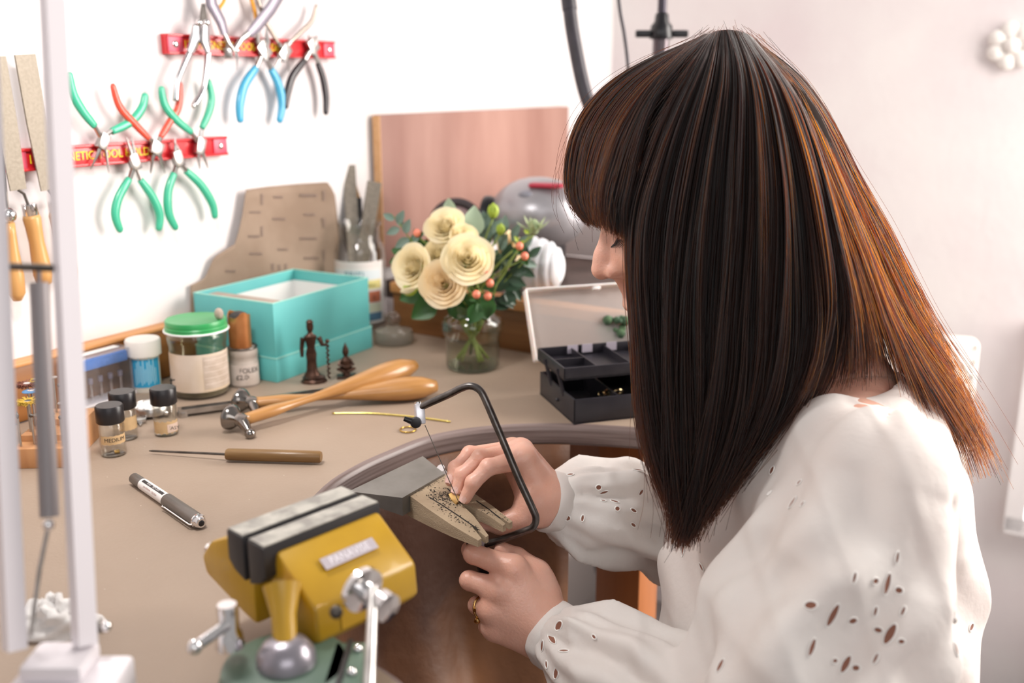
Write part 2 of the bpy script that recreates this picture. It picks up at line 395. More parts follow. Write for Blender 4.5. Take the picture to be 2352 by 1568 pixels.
# white dust mask
p = P(1218, 612, 1.36)
mk = thing('dust_mask', 'white ridged dust mask lying on the ledge beside the flowers', 'mask', frame(Vector((p.x, p.y, Z0 + .0735)), (-.35, -1, 0)))
rows = []
for i in range(15):
    a = i / 14 * math.pi / 2; r = .037 * math.cos(a) ** .7 + .0005; hgt = -.046 * math.sin(a)
    rdg = .0022 * math.sin(i * 2.3)
    rows.append([((r + rdg) * math.cos(b), -hgt, (r * 1.05 + rdg) * math.sin(b) + .0405) for b in [2 * math.pi * j / 36 for j in range(36)]])
solidify(MB().grid(rows, close=True, M=Matrix.Translation((0, 0, .0))).part('mask_shell', mat('mask_fabric', 'f1eff2', .8, sss=.2, trans=.2), mk, angle=180), .001)
MB().tube([(-.034, 0, .05), (-.04, -.02, .03), (0, -.03, .012), (.04, -.02, .03), (.034, 0, .05)], .0012, 6).part('strap', WHITE_PAINT, mk)
# white box behind motor + grey jar
p = P(1355, 545, 1.72)
wb = thing('white_carton', 'plain white carton standing behind the motor near the woman\'s forehead', 'box', frame(Vector((p.x + .05, p.y, CABZ)), WN))
MB().box(0, 0, .05, .20, .10, .10, bev=.002).part('carton_body', mat('carton', 'f0ecec', .7), wb)
MB().box(0, 0, .1015, .205, .105, .003).part('carton_lid', mat('carton', 'dcd7d8'), wb)

# ------------------------------------------------------------------ hoses and stand behind the head
RUB = mat('hose_rubber', '37323a', .45, col2='2c282e', scale=30)
ho = thing('vacuum_hose', 'thick black hose hanging from above in front of the wall', 'hose', P(1350, 230, 1.42))
pts = bez([P(1296, -260, 1.42), P(1300, -60, 1.42), P(1306, 0, 1.42), P(1318, 90, 1.42), P(1348, 225, 1.42), P(1400, 330, 1.42), P(1470, 440, 1.44)], 10)
o0 = ho.location.copy()
MB().tube([q - o0 for q in pts], mm(16, 1.42), 14).part('hose', RUB, ho, angle=180)
k = 20; d_ = (pts[k + 1] - pts[k - 1]).normalized()
MB().tube([pts[k - 3] - o0, pts[k + 3] - o0], mm(17.5, 1.42), 14).part('hose_collar', RUB, ho)
cb = thing('power_cable', 'thin black cable hanging beside the thick hose', 'cable', P(1440, 150, 1.45)); o0 = cb.location.copy()
MB().tube([q - o0 for q in bez([P(1405, -200, 1.45), P(1421, 0, 1.45), P(1434, 80, 1.45), P(1443, 160, 1.45), P(1452, 330, 1.45)], 8)], mm(4, 1.45), 8).part('cable', RUB, cb, angle=180)
sp = P(1518, 100, 1.5)
st = thing('clamp_stand', 'black upright pole with a winged clamp above the woman\'s head', 'stand', Vector((sp.x, sp.y, CABZ)))
zz = lambda py: Zat(sp, 1518, py) - CABZ
MB().tube([(0, 0, 0), (0, 0, zz(85))], mm(19, 1.5), 16).part('lower_pole', mat('pole_metal', '5d5458', .25, .6), st)
MB().tube([(0, 0, zz(90)), (0, 0, zz(-250))], mm(10.5, 1.5), 12).part('upper_pole', mat('pole_dark', '3c3640', .25, .5), st)
MB().lathe([(mm(10, 1.5), zz(28)), (mm(15, 1.5), zz(33)), (mm(17, 1.5), zz(50)), (mm(25, 1.5), zz(60)), (mm(27, 1.5), zz(88)), (mm(26, 1.5), zz(90))], 20).part('clamp_collar', BLACKP, st)
for sx in (-1, 1):
    MB().box(sx * mm(42, 1.5), -.004, zz(78), mm(36, 1.5), .012, mm(16, 1.5), bev=.002).part('clamp_wing', BLACKP, st)

# ------------------------------------------------------------------ things by the right-hand wall
def on_back(px, py, off=.0):
    d = ray(px, py); o = cor - WD * off
    return EYE + d * ((o - EYE).dot(WD) / d.dot(WD))
q = on_back(2325, 105, .004)
ros = thing('plaster_rosette', 'white moulded plaster flower on the wall at the upper right', 'rosette', frame(q, WN, -WD))
mb = MB()
for k in range(7):
    a = k * 2 * math.pi / 7; mb.sphere((.028 * math.cos(a), .028 * math.sin(a), .002), .017, 12, sc=(1, 1, .5))
mb.part('petals', mat('plaster_white', 'efebe6', .6), ros, angle=180)
MB().sphere((0, 0, .006), .015, 12, sc=(1, 1, .7)).part('centre', mat('plaster_white', 'efebe6'), ros)
q = on_back(2175, 850, .12)
ch = thing('upholstered_chair', 'white chair back showing behind the woman\'s shoulder', 'chair', frame(Vector((q.x, q.y, 0)), (1, -.25, 0)))
hz = q.z + .035
MB().box(-.08, 0, hz - .22, .26, .05, .5, bev=.012).part('backrest', mat('chair_cloth', 'dcd6d0', .8), ch)
MB().box(-.12, -.19, .40, .26, .34, .07, bev=.02).part('seat', mat('chair_cloth', 'e9e4de'), ch)
for sx in (-.22, -.02):
    for sy in (-.34, -.02): MB().box(sx, sy, .2, .035, .035, .4).part('leg', WHITE_PAINT, ch)
for k in range(16): MB().sphere((.043, -.026, hz - .40 + k * .028), .0032, 8).part('stud', mat('stud', 'd8cfc2', .4, .5), ch)
q = on_back(2350, 1040, .01)
wfr = frame(Vector((q.x + .262, q.y - .148, q.z + .05)), WN, -WD)
wn = thing('window_1', 'bright window at the right edge of the picture', 'window', wfr); wn['kind'] = 'structure'; del wn['category']
for x in (-.30, .30): MB().box(x, 0, .01, .035, .42, .03).part('window_frame', WHITE_PAINT, wn)
for y in (-.2, .2): MB().box(0, y, .01, .63, .035, .03).part('window_frame', WHITE_PAINT, wn)
MB().box(0, 0, .0, .58, .38, .004).part('pane', mat('daylight_pane', 'ffffff', .3, emit=3.0), wn)
q = on_back(2335, 1420, .10)
rd = thing('radiator', 'pale grey radiator low at the right edge', 'radiator', frame(Vector((q.x + .27, q.y - .16, 0)), WN))
zt = q.z + .055
for k in range(9): MB().box(-.2 + k * .05, 0, zt - .28, .042, .05, .55, bev=.008).part('radiator_fin', WHITE_PAINT, rd)
MB().box(0, 0, zt, .48, .09, .03, bev=.006).part('radiator_shelf', mat('sill', 'd8d2cc', .5), rd)
q = W(1370, 1288)
so = thing('wall_socket', 'black round socket low on the wall below the bench', 'socket', wall_frame(1370, 1288, .002))
MB().lathe([(.03, 0), (.03, .01), (.024, .014), (.0, .014)], 20).part('socket_body', BLACKP, so)
MB().lathe([(.042, 0), (.042, .003), (.03, .004)], 20).part('socket_plate', mat('grey_plate', '6c6464', .5), so)
# ------------------------------------------------------------------ magnetic strips and hand tools on the wall
def strip(label, pxl, pxr):
    a, b = W(*pxl), W(*pxr); L = (b - a).length; c = (a + b) / 2; c.z = (a.z + b.z) / 2
    F = Matrix(((WD.x, 0, WN.x, c.x), (WD.y, 0, WN.y, c.y), (0, 1, 0, c.z), (0, 0, 0, 1)))
    t = thing('magnetic_strip', label, 'tool holder', F, 'magnetic tool strips')
    h = .0238
    MB().box(0, 0, .005, L, h, .010, bev=.0008).part('strip_body', RED, t)
    for sy in (-1, 1): MB().box(0, sy * (h / 2 - .0015), .011, L, .003, .004, bev=.0006).part('strip_lip', RED, t)
    for sx in (-1, 1):
        e = MB().box(sx * (L / 2 - .012), 0, .0108, .022, h - .006, .002, bev=.0004).part('end_plate', mat('strip_end', 'd8536a', .4), t)
        MB().lathe([(.0042, 0), (.0042, .001), (.003, .0022), (0.0, .0025)], 14, Matrix.Translation((sx * (L / 2 - .012), 0, .0115))).part('screw', CHROME, e)
    text_mb('12" MAGNETIC TOOL HOLDER', .0135, Matrix.Translation((-L / 2 + .11, -.0002, .0119)), thick=.0002, xs=.92).part('lettering', YEL, t, smooth=False)
    return t
strip('upper red magnetic tool strip holding blue and black pliers', (370, 105), (755, 112))
strip('lower red magnetic tool strip with yellow lettering and green pliers', (0, 370), (508, 333))

GREEN = mat('green_grip', '3fb08c', .3, coat=.2); GREEN_L = GREEN
REDG = mat('red_grip', 'd9503c', .3, coat=.2); BLUEG = mat('blue_grip', '4aa9cf', .3, coat=.2)
ORANGEG = mat('orange_grip', 'e8a23a', .35); GREYG = mat('grey_grip', '8b8490', .35, .4)
def wpts(pts, off): return [W(x, y, off) for x, y in pts]
def pliers(label, pivot, jaws, shanks, grips, gm, r=7, jw=6, off=.0165, box=(9, 12), group='hand pliers on the magnetic strips', name='pliers', gflat=(1, .7)):
    base = W(*pivot, off); t = thing(name, label, 'pliers', base, group); dep = depth_of(base)
    L = lambda pts, k=0: [q - base for q in wpts(pts, off + k)]
    for i, j in enumerate(jaws):
        n = len(j); MB().tube(L(j, .001 * i), lerp_list([mm(jw, dep), mm(jw * .9, dep), mm(1.6, dep)], n), 8, flat=(.8, .8)).part('jaw', STEEL, t)
    for i, s_ in enumerate(shanks):
        MB().tube([q for q in bez(L(s_, -.001 * i), 5)], mm(5.5, dep), 8).part('shank', STEEL, t)
    for i, g in enumerate(grips):
        pts = bez(L(g, .001 - .002 * i), 6); n = len(pts)
        rr = [1.28 * q for q in lerp_list([.8, 1, 1.05, 1.1, 1.05, .95, .75], n)]; rr[-1] *= .6
        MB().tube(pts, [mm(r, dep) * a for a in rr], 12, flat=gflat).part('grip', gm, t, angle=180)
    d = (W(*jaws[0][1], off) - base); d.normalize(); zax = WN
    x = d.cross(zax).normalized()
    F = Matrix(((x.x, d.x, zax.x, 0), (x.y, d.y, zax.y, 0), (x.z, d.z, zax.z, 0), (0, 0, 0, 1)))
    mb = MB().box(0, 0, 0, mm(box[0] * 2.7, dep), mm(box[1] * 3.1, dep), .0075, bev=.0008); mb.v = [tuple(F @ Vector(v)) for v in mb.v]
    mb.part('joint', STEEL, t)
    mb = MB().lathe([(.0024, .0), (.0024, .0045), (.0, .0048)], 12); mb.v = [tuple(F @ Vector(v)) for v in mb.v]; mb.part('rivet', CHROME, t)
    return t
pliers('green handled pliers at the left end of the lower strip, handles up', (236, 325),
       [[(236, 325), (226, 350), (208, 388)], [(236, 325), (243, 350), (250, 396)]],
       [[(232, 315), (216, 288)], [(240, 312), (262, 296)]],
       [[(218, 290), (190, 255), (168, 215), (158, 165)], [(256, 302), (300, 280), (326, 248), (334, 214)]], GREEN, 8)
pliers('red handled pliers on the lower strip, handles up', (358, 340),
       [[(358, 345), (350, 365), (346, 398)], [(360, 345), (370, 365), (379, 397)]],
       [[(354, 330), (342, 316)], [(362, 330), (368, 316)]],
       [[(342, 318), (310, 285), (275, 245), (258, 192)], [(368, 316), (390, 280), (410, 245), (414, 188)]], REDG, 6.5, box=(12, 10))
pliers('green handled pliers at the right end of the lower strip, handles up', (459, 335),
       [[(457, 338), (455, 358), (459, 388)], [(462, 338), (468, 358), (478, 386)]],
       [[(453, 322), (438, 304)], [(460, 322), (463, 298)]],
       [[(440, 304), (405, 275), (378, 240), (370, 198)], [(463, 295), (478, 262), (486, 225), (478, 182)]], GREEN, 7)
pliers('green handled pliers hanging handles down at the middle of the lower strip', (308, 372),
       [[(308, 375), (300, 350), (290, 315)], [(309, 375), (307, 345), (302, 312)]],
       [[(306, 385), (298, 410)], [(312, 385), (322, 412)]],
       [[(297, 410), (272, 455), (265, 495), (278, 533)], [(322, 412), (352, 455), (367, 495), (364, 530)]], GREEN, 8)
pliers('green handled pliers hanging handles down beside the box of tissue paper', (408, 365),
       [[(408, 368), (402, 345), (402, 316)], [(410, 368), (410, 345), (400, 325)]],
       [[(406, 378), (400, 398)], [(414, 376), (428, 392)]],
       [[(400, 398), (386, 440), (388, 490), (406, 527)], [(427, 392), (462, 425), (488, 468), (494, 502)]], GREEN, 8)
pliers('blue handled pliers hanging from the upper strip', (605, 115),
       [[(605, 118), (592, 95), (590, 60)], [(608, 118), (614, 95), (612, 58)]],
       [[(600, 130), (588, 156)], [(610, 132), (622, 158)]],
       [[(588, 156), (562, 195), (551, 240), (552, 282)], [(622, 158), (640, 195), (648, 240), (641, 282)]], BLUEG, 8.5, jw=9, box=(11, 13))
pliers('black handled end nippers hanging at the right of the upper strip', (718, 105),
       [[(717, 108), (712, 92), (708, 80)], [(720, 108), (726, 92), (728, 82)]],
       [[(712, 118), (700, 138)], [(722, 120), (732, 145)]],
       [[(700, 138), (672, 175), (660, 215), (655, 250)], [(730, 145), (742, 180), (749, 225), (748, 264)]],
       mat('black_grip', '2b2429', .3, coat=.2), 7, jw=7, box=(11, 10))
pliers('plain steel round nose pliers with splayed handles on the upper strip', (653, 120),
       [[(653, 122), (640, 140), (628, 162)], [(655, 122), (660, 140), (664, 165)]],
       [[(650, 112), (640, 100)], [(658, 110), (668, 95)]],
       [[(640, 100), (622, 70), (606, 40), (590, -10)], [(668, 96), (690, 75), (716, 48), (727, 10)]], mat('bare_steel_grip', 'a89c92', .35, .7), 4.2, jw=4, box=(10, 12))
# parallel action pliers with riveted double plates
base = W(462, 95, .02); dep = depth_of(base)
t = thing('parallel_pliers', 'chromed parallel action pliers with bare metal handles on the upper strip', 'pliers', base, 'hand pliers on the magnetic strips')
LL = lambda pts, o=.02: [q - base for q in wpts(pts, o)]
CH2 = mat('bright_plate', 'c4c2c4', .24, 1.0)
for j in ([(466, 50), (452, 55), (438, 95), (464, 10)], [(470, 52), (476, 50), (474, 12), (469, 10)]):
    MB().tube(LL([(j[0][0], 55), ((j[0][0] + j[3][0]) / 2, 35), (j[3][0], 8)]), [mm(8, dep), mm(6, dep), mm(2, dep)], 8).part('jaw', STEEL_D, t)
for x in (457, 474): MB().sphere(LL([(x, 52)], .026)[0], mm(8, dep), 12).part('rivet', CHROME, t)
MB().tube(LL([(452, 58), (450, 85), (436, 120)], .022), [mm(11, dep), mm(16, dep), mm(9, dep)], 10, flat=(.35, 1), up=WN).part('plate', CH2, t)
MB().tube(LL([(472, 58), (470, 95), (478, 118)], .025), [mm(10, dep), mm(16, dep), mm(9, dep)], 10, flat=(.35, 1), up=WN).part('plate', CH2, t)
MB().tube(bez(LL([(436, 120), (420, 155), (407, 190), (404, 232)], .021), 6), mm(8, dep), 8, flat=(1, .7)).part('handle', CH2, t, angle=180)
MB().tube(bez(LL([(478, 118), (474, 160), (466, 205), (445, 242)], .021), 6), mm(7.5, dep), 8, flat=(1, .7)).part('handle', CH2, t, angle=180)
MB().sphere(LL([(444, 243)], .021)[0], mm(6, dep), 12).part('handle_end', CHROME, t)
# big grey handled shears with a V
base = W(540, 100, .022); dep = depth_of(base)
t = thing('wire_cutters', 'large grey handled cutters spread in a V above the upper strip', 'cutters', base)
L2 = lambda pts, o=.024: [q - base for q in wpts(pts, o)]
MB().tube(L2([(478, -60), (486, 10), (508, 50), (516, 78)]), [mm(16, dep), mm(16, dep), mm(14, dep), mm(11, dep)], 10, flat=(.4, 1), up=WN).part('handle', GREYG, t)
MB().tube(L2([(670, -60), (622, 20), (590, 60), (572, 78)]), [mm(16, dep), mm(16, dep), mm(15, dep), mm(10, dep)], 10, flat=(.4, 1), up=WN).part('handle', GREYG, t)
MB().tube(L2([(516, 76), (526, 98), (541, 118)]), [mm(8, dep), mm(7, dep), mm(4, dep)], 8, flat=(.4, 1), up=WN).part('blade', STEEL, t)
MB().tube(L2([(572, 78), (556, 90), (538, 118)]), [mm(8, dep), mm(7, dep), mm(4, dep)], 8, flat=(.4, 1), up=WN).part('blade', STEEL, t)
MB().tube(L2([(541, 112), (544, 135), (544, 160)], .018), [mm(5, dep), mm(4, dep), mm(1, dep)], 8).part('tip', CHROME, t)
MB().sphere(L2([(543, 116)])[0], mm(6, dep), 10).part('pivot', CHROME, t)
base = W(552, 60, .014); dep = depth_of(base)
t = thing('orange_pliers', 'orange handled pliers partly hidden behind the grey cutters', 'pliers', base)
L3 = lambda pts, o=.014: [q - base for q in wpts(pts, o)]
MB().tube(bez(L3([(518, -40), (515, 0), (504, 20), (506, 40)]), 5), mm(4, dep), 8).part('grip', ORANGEG, t)
MB().tube(bez(L3([(572, -40), (578, 0), (586, 30), (588, 50)]), 5), mm(4.5, dep), 8).part('grip', ORANGEG, t)
MB().tube(L3([(506, 40), (520, 90), (522, 128)]), mm(4, dep), 8).part('shank', STEEL, t)
MB().tube(L3([(588, 50), (545, 100), (524, 128)]), mm(4, dep), 8).part('shank', STEEL, t)
MB().box(*(L3([(523, 122)])[0]), .012, .008, .014, bev=.002).part('joint', STEEL, t)

# files hanging at the left
BLW = wood('light_handle_wood', 'd6a468', 'c08c50', .4, 8, (8, 8, 1), coat=.15)
FILEM = mat('file_steel', '8f8577', .5, .3, col2='847a6c', scale=300, bump=.0002)
def wall_file(label, top, bot, kink, fer, hend, off=.02):
    base = W(*fer, off); dep = depth_of(base); t = thing('file', label, 'file', base, 'files hanging on the lower strip')
    Lw = lambda pts, k=0: [q - base for q in wpts(pts, off + k)]
    MB().tube(Lw([top, ((top[0] + bot[0]) / 2, (top[1] + bot[1]) / 2), bot]), [mm(19, dep), mm(19, dep), mm(15, dep)], 4, flat=(.13, 1.3), up=WN).part('blade', FILEM, t, smooth=False)
    MB().tube(Lw([bot, kink, fer]), [mm(3.5, dep)] * 3, 8).part('tang', STEEL_D, t)
    d = (W(*hend, off) - W(*fer, off)); l = d.length; F = frame((0, 0, 0), d.orthogonal(), d)
    r = mm(21, dep)
    MB().lathe([(r * .80, -.008), (r * .82, .004), (r * .78, .0045)], 20, F).part('ferrule', CHROME, t)
    MB().lathe([(r * .84, .0042), (r * .95, .008), (r * .86, l * .22), (r * .80, l * .42), (r * .95, l * .68), (r * 1.02, l * .85), (r * .8, l * .97), (r * .3, l)], 20, F).part('handle', BLW, t, angle=180)
    return t
wall_file('wooden handled flat file at the far left of the lower strip', (-12, 130), (42, 436), (55, 445), (70, 485), (104, 655))
wall_file('wooden handled flat file, second from the left, behind the white lamp arm', (57, 125), (112, 436), (122, 448), (131, 478), (160, 650))
base = W(22, 520, .016); dep = depth_of(base)
t = thing('scraper', 'wooden handled tool with a bright steel ball end at the left edge', 'hand tool', base)
d = W(40, 690, .016) - base; l = d.length; F = frame((0, 0, 0), d.orthogonal(), d); r = mm(20, dep)
MB().sphere(W(18, 494, .016) - base, r * .95, 16).part('ball_end', CHROME, t)
MB().lathe([(r * .6, -.004), (r * .62, l * .1), (r * .7, l * .3), (r, l * .65), (r * .98, l * .9), (r * .5, l)], 18, F).part('handle', BLW, t, angle=180)
MB().tube([W(18, 490, .016) - base, W(8, 400, .016) - base, W(2, 352, .016) - base], mm(4, dep), 8).part('shaft', STEEL_D, t)
# ------------------------------------------------------------------ small things standing on the bench
CLEAR = glass('clear_glass', 'fcfcfb', 1.0); VIALG = glass('vial_glass', 'fcfcfa', .9)
CAPB = mat('vial_cap', '1d1a1d', .35); LAB = mat('paper_label', 'cfae82', .7, col2='b99a70', scale=60)
INK = mat('ink', '2a2522', .7)
def up_at(p): return Vector((p.x, p.y, Z0))
def facing(base):                                    # frame at base with -y towards the photographer
    d = Vector((base.x, base.y, 0)).normalized(); return frame(base, Vector((d.y, -d.x, 0)))
vialmesh = {}
def vial(label, bpx, capx, written=None):
    b = G(*bpx); H = Zat(b, *capx) - Z0; r = .0122
    t = thing('glass_vial', label, 'vial', facing(b), 'small glass vials with black caps')
    ch = .0165; g = H - ch
    MB().shell([(r * .9, 0), (r, .002), (r, g - .004), (r * .82, g), (r * .82, g + .004)], .0011, 28).part('glass', VIALG, t, angle=50)
    mb = MB(); n = 40; rows = []
    for z, k in ((g - .001, 1.04), (g, 1.09), (H - .0016, 1.09), (H, 1.0), (H, .001)):
        rows.append([(r * k * (1 + (.012 if j % 2 else -.012) * (g <= z < H and z > g - .0005)) * math.cos(2 * math.pi * j / n), r * k * (1 + (.012 if j % 2 else -.012) * (g <= z < H)) * math.sin(2 * math.pi * j / n), z) for j in range(n)])
    mb.grid(rows, close=True).part('cap', CAPB, t)
    return t, r, g
def wraplabel(t, r, z0, z1, a0, a1, m, name='label', n=16, tear=0.0):
    rows = []
    for k in range(2):
        rows.append([((r) * math.sin(a0 + (a1 - a0) * j / n), -(r) * math.cos(a0 + (a1 - a0) * j / n), (z0 if k == 0 else z1) + tear * math.sin(j * 2.1 + k)) for j in range(n + 1)])
    return MB().grid(rows).part(name, m, t, angle=180)
t, r, g = vial('black capped glass vial with handwritten MEDIUM label, nearest the pen', (262, 1043), (253, 929))
wraplabel(t, r + .0002, .014, .023, -1.0, 1.25, LAB, tear=.0003)
text_mb('   MEDIUM', .0056, Matrix.Translation((0, 0, .0186)), bend=r + .0004).part('handwriting', INK, t, smooth=False)
sc_ = MB().box(.003, 0, .0026, .005, .006, .0025, bev=.0005).part('solder_chip', BRASS, None, T=facing(G(262, 1043))); tag(sc_, 'tiny gold coloured solder chip at the bottom of the MEDIUM vial', 'solder')
t, r, g = vial('black capped glass vial half hidden behind the MEDIUM vial', (290, 1006), (270, 898))
wraplabel(t, r + .0002, .012, .026, -.5, 1.3, LAB, tear=.0004)
t, r, g = vial('black capped glass vial with torn paper label beside the green lidded jar', (383, 996), (377, 889))
wraplabel(t, r + .0002, .004, .017, -1.2, 1.2, LAB, tear=.0008)
wraplabel(t, r + .0003, .005, .014, .1, 1.25, mat('label_pink', 'd9c0b0', .7))
text_mb('EASY', .0052, Matrix.Translation((.0075, 0, .0098)), bend=r + .0005).part('handwriting', INK, t, smooth=False)

# white-lidded bottle with a blue label
b = G(338, 894); H = Zat(b, 327, 777) - Z0; t = thing('pill_bottle', 'small white lidded plastic bottle with a bright blue label', 'bottle', facing(b)); D = depth_of(b)
r = mm(32, D)
MB().lathe([(r * .95, 0), (r, .002), (r, H - .018), (r * .9, H - .016)], 32).part('bottle_body', mat('cream_plastic', 'e6e0d6', .4, sss=.2), t)
MB().lathe([(r * 1.2, H - .019), (r * 1.22, H - .002), (r * 1.15, H), (.0, H)], 36).part('lid', mat('lid_white', 'e9e4de', .55), t)
wraplabel(t, r + .0003, .007, H - .022, -1.0, 1.15, mat('blue_label', '2f9ccb', .5))
for k in range(11): wraplabel(t, r + .0005, .010 + .002 * (k % 3), .030 + .004 * ((k * 7) % 5), -.72 + k * .14, -.66 + k * .14, mat('label_print', 'a9d8ea', .6), 'print_line', 2)
# green-lidded jar
b = G(463, 902); H = Zat(b, 458, 731) - Z0; D = depth_of(b); r = mm(63, D)
t = thing('screw_jar', 'glass jar with green metal lid and stained paper label', 'jar', facing(b))
JG = glass('jar_glass', 'f8f8f0', 1.0)
MB().shell([(r * .9, 0), (r, .005), (r, H - .030), (r * 1.04, H - .024), (r * 1.05, H - .018), (r * .99, H - .014), (r * .98, H - .005)], .0022, 40).part('glass', JG, t, angle=60)
lid = MB().lathe([(r * 1.03, H - .0125), (r * 1.10, H - .0115), (r * 1.07, H - .0100), (r * 1.09, H - .0080), (r * 1.06, H - .0065), (r * 1.07, H - .0018), (r * 1.04, H), (r * .98, H - .0004), (.0, H - .0006)], 48).part('lid', mat('green_lid', '2c9350', .35, col2='63b377', scale=10, ramp=(.45, .75)), t, angle=35)
torus(MB(), r * 1.11, .0012, 48, 8, Matrix.Translation((0, 0, H - .0125))).part('lid_rim', WHITE_PAINT, lid)
wraplabel(t, r + .0004, .010, H - .036, -1.5, 1.5, mat('jar_label', 'd9c8b8', .7, col2='c9b294', scale=25, ramp=(.35, .7)), n=30)
wraplabel(t, r + .0006, .013, H - .039, .12, 1.35, mat('jar_label_grey', 'c9b8aa', .7, col2='b5a291', scale=70))
for k in range(5): wraplabel(t, r + .0008, .019 + k * .0072, .0194 + k * .0072, .16, 1.3, mat('rule_line', 'e8dcd2', .7), 'print_line', 10)
text_mb('t', .022, Matrix.Translation((-.031, 0, .026)), bend=r + .0008).part('lettering', INK, t, smooth=False)
pw_ = MB().lathe([(r * .9, .0025), (r * .93, .008), (r * .9, .011), (.0, .0135)], 30).part('powder', mat('dark_powder', '5e564c', .9, col2='746a5c', scale=80), None, T=facing(b)); tag(pw_, 'dark grey powder at the bottom of the green lidded jar', 'powder'); pw_['kind'] = 'stuff'
jar_top = b + Vector((0, 0, H)); q = jar_top + Vector((.036, .004, .004))
pb = MB().sphere((0, 0, 0), .0056, 14, sc=(.95, .9, 1.25)).part('pebble', mat('pebble', 'b0a093', .6, col2='998a7c', scale=200), None, T=Matrix.Translation(Vector((q.x, q.y, Z0 + H + .0063))))
pb.location.x = b.x + r * .88; pb.location.y = b.y - .003
tag(pb, 'small pale pebble sitting on the rim of the green jar lid', 'pebble')
# flux bottle
b = G(563, 882); H = Zat(b, 560, 796) - Z0; D = depth_of(b); r = mm(33, D)
t = thing('flux_tin', 'small dirty white flux pot lettered NEFOLEX with price', 'pot', facing(b))
MB().lathe([(r * .96, 0), (r, .002), (r, H * .62), (r * .97, H * .64), (r * .97, H * .78), (r, H * .80), (r * 1.0, H - .004), (r * .97, H)], 36).part('pot_body', mat('pot_grey', 'b6aaa0', .55, col2='8f847b', scale=30), t)
torus(MB(), r * .94, .0016, 40, 8, Matrix.Translation((0, 0, H))).part('rim', STEEL_D, t)
MB().lathe([(r * .92, H - .001), (0, H)], 30).part('lid', mat('pot_lid', '6a625c', .5, .4), t)
wraplabel(t, r + .0003, .003, H * .60, -1.3, 1.3, mat('pot_label', 'd2c6be', .7, col2='b5a79c', scale=40), n=24)
text_mb('NEFOLEX', .0085, Matrix.Translation((.001, 0, .0215)), bend=r + .0006).part('lettering', INK, t, smooth=False)
text_mb('£2.00', .0085, Matrix.Translation((-.001, 0, .0135)), bend=r + .0006).part('price', INK, t, smooth=False)
ct = thing('copper_tube', 'short copper tube with a ragged top standing on the flux pot', 'tube', Matrix.Translation(b + Vector((-.002, 0, H))))
r2 = mm(25, D); ht = Zat(b, 556, 716) - Z0 - H; rows = []; n = 40
rag = lambda j: .0034 * math.sin(j * 2 * math.pi / n * 2 + 3.0) + .0014 * math.sin(j * 2 * math.pi / n * 5)
for rr in (r2, r2 - .0012):
    rw = [[(rr * math.cos(2 * math.pi * j / n), rr * math.sin(2 * math.pi * j / n), z if z == .0005 else z + rag(j)) for j in range(n)] for z in (.0005, ht * .5, ht - .003)]
    for q_ in rw[1]: pass
    rows += rw if rr == r2 else rw[::-1]
MB().grid(rows, close=True).part('tube_wall', mat('copper', 'c98a58', .4, .75, col2='b07040', scale=40), ct)
MB().sphere((0, 0, ht - .007), r2 * .93, 16, sc=(1, 1, .62)).part('charred_filling', mat('dark_rod', '45403f', .8, col2='2c2828', scale=300, bump=.001), ct)

# turquoise box
cF, cR, cL = G(637.5, 879.3), G(855.8, 797.9), None
xa = (cR - cF).normalized(); ya = Vector((-xa.y, xa.x, 0))
# depth of the box from its top-left corner
hb = Zat(cF, 633, 699) - Z0
topL = G(477, 665.7, hb); topF = G(631.6, 698.9, hb); by = (topL - topF).length; bx = (cR - cF).length
t = thing('gift_box', 'open turquoise cardboard box standing on its lid', 'box', frame(cF, xa))
TQ = mat('turquoise_card', '69c3bf', .55, col2='60b6b6', scale=8); TQE = mat('turquoise_edge', 'a6e0d4', .6)
zl = Zat(cF, 635, 824) - Z0
li = MB().box(bx / 2, by / 2, zl / 2, bx, by, zl, bev=.0008).part('lid', TQ, t)
for e in ((bx / 2, 0, bx, .0012), (bx / 2, by, bx, .0012)): MB().box(e[0], e[1], zl, e[2], e[3], .0012).part('lid_edge', TQE, li)
for e in (0, bx): MB().box(e, by / 2, zl, .0012, by, .0012).part('lid_edge', TQE, li)
w = .0022; i = .0018
for nm, c, sz in (('side', (bx / 2, i + w / 2), (bx - 2 * i, w)), ('side', (bx / 2, by - i - w / 2), (bx - 2 * i, w)), ('side', (i + w / 2, by / 2), (w, by - 2 * i - 2 * w)), ('side', (bx - i - w / 2, by / 2), (w, by - 2 * i - 2 * w))):
    sd = MB().box(c[0], c[1], (zl + hb) / 2, sz[0], sz[1], hb - zl, bev=.0004).part(nm, TQ, t)
    MB().box(c[0], c[1], hb + .0002, sz[0] + .0004, sz[1] + .0004, .0008).part('edge', TQE, sd)
pp = thing('tissue_paper', 'white card lining inside the turquoise box', 'paper', frame(cF + Vector((0, 0, zl)), xa))
mb = MB()
for c, sz in (((bx / 2, by - .0062), (bx - .012, .0012)), ((bx - .0062, by / 2), (.0012, by - .012))):
    mb.box(c[0], c[1], (hb - zl) * .40, sz[0], sz[1], (hb - zl) * .78)
mb.box(bx / 2, by / 2, .002, bx - .012, by - .012, .002); mb.part('sheet', mat('white_card', 'efece9', .8), pp)
wbk = MB().box(.020, by * .5, (hb - zl) * .45 + .002, .022, by * .80, (hb - zl) * .86, bev=.001).part('wood_offcut', mat('offcut', 'b9a99c', .7, col2='a8988c', scale=30), None, T=frame(cF + Vector((0, 0, zl + .004)), xa))
tag(wbk, 'grey wooden block inside the near end of the turquoise box', 'wood block')

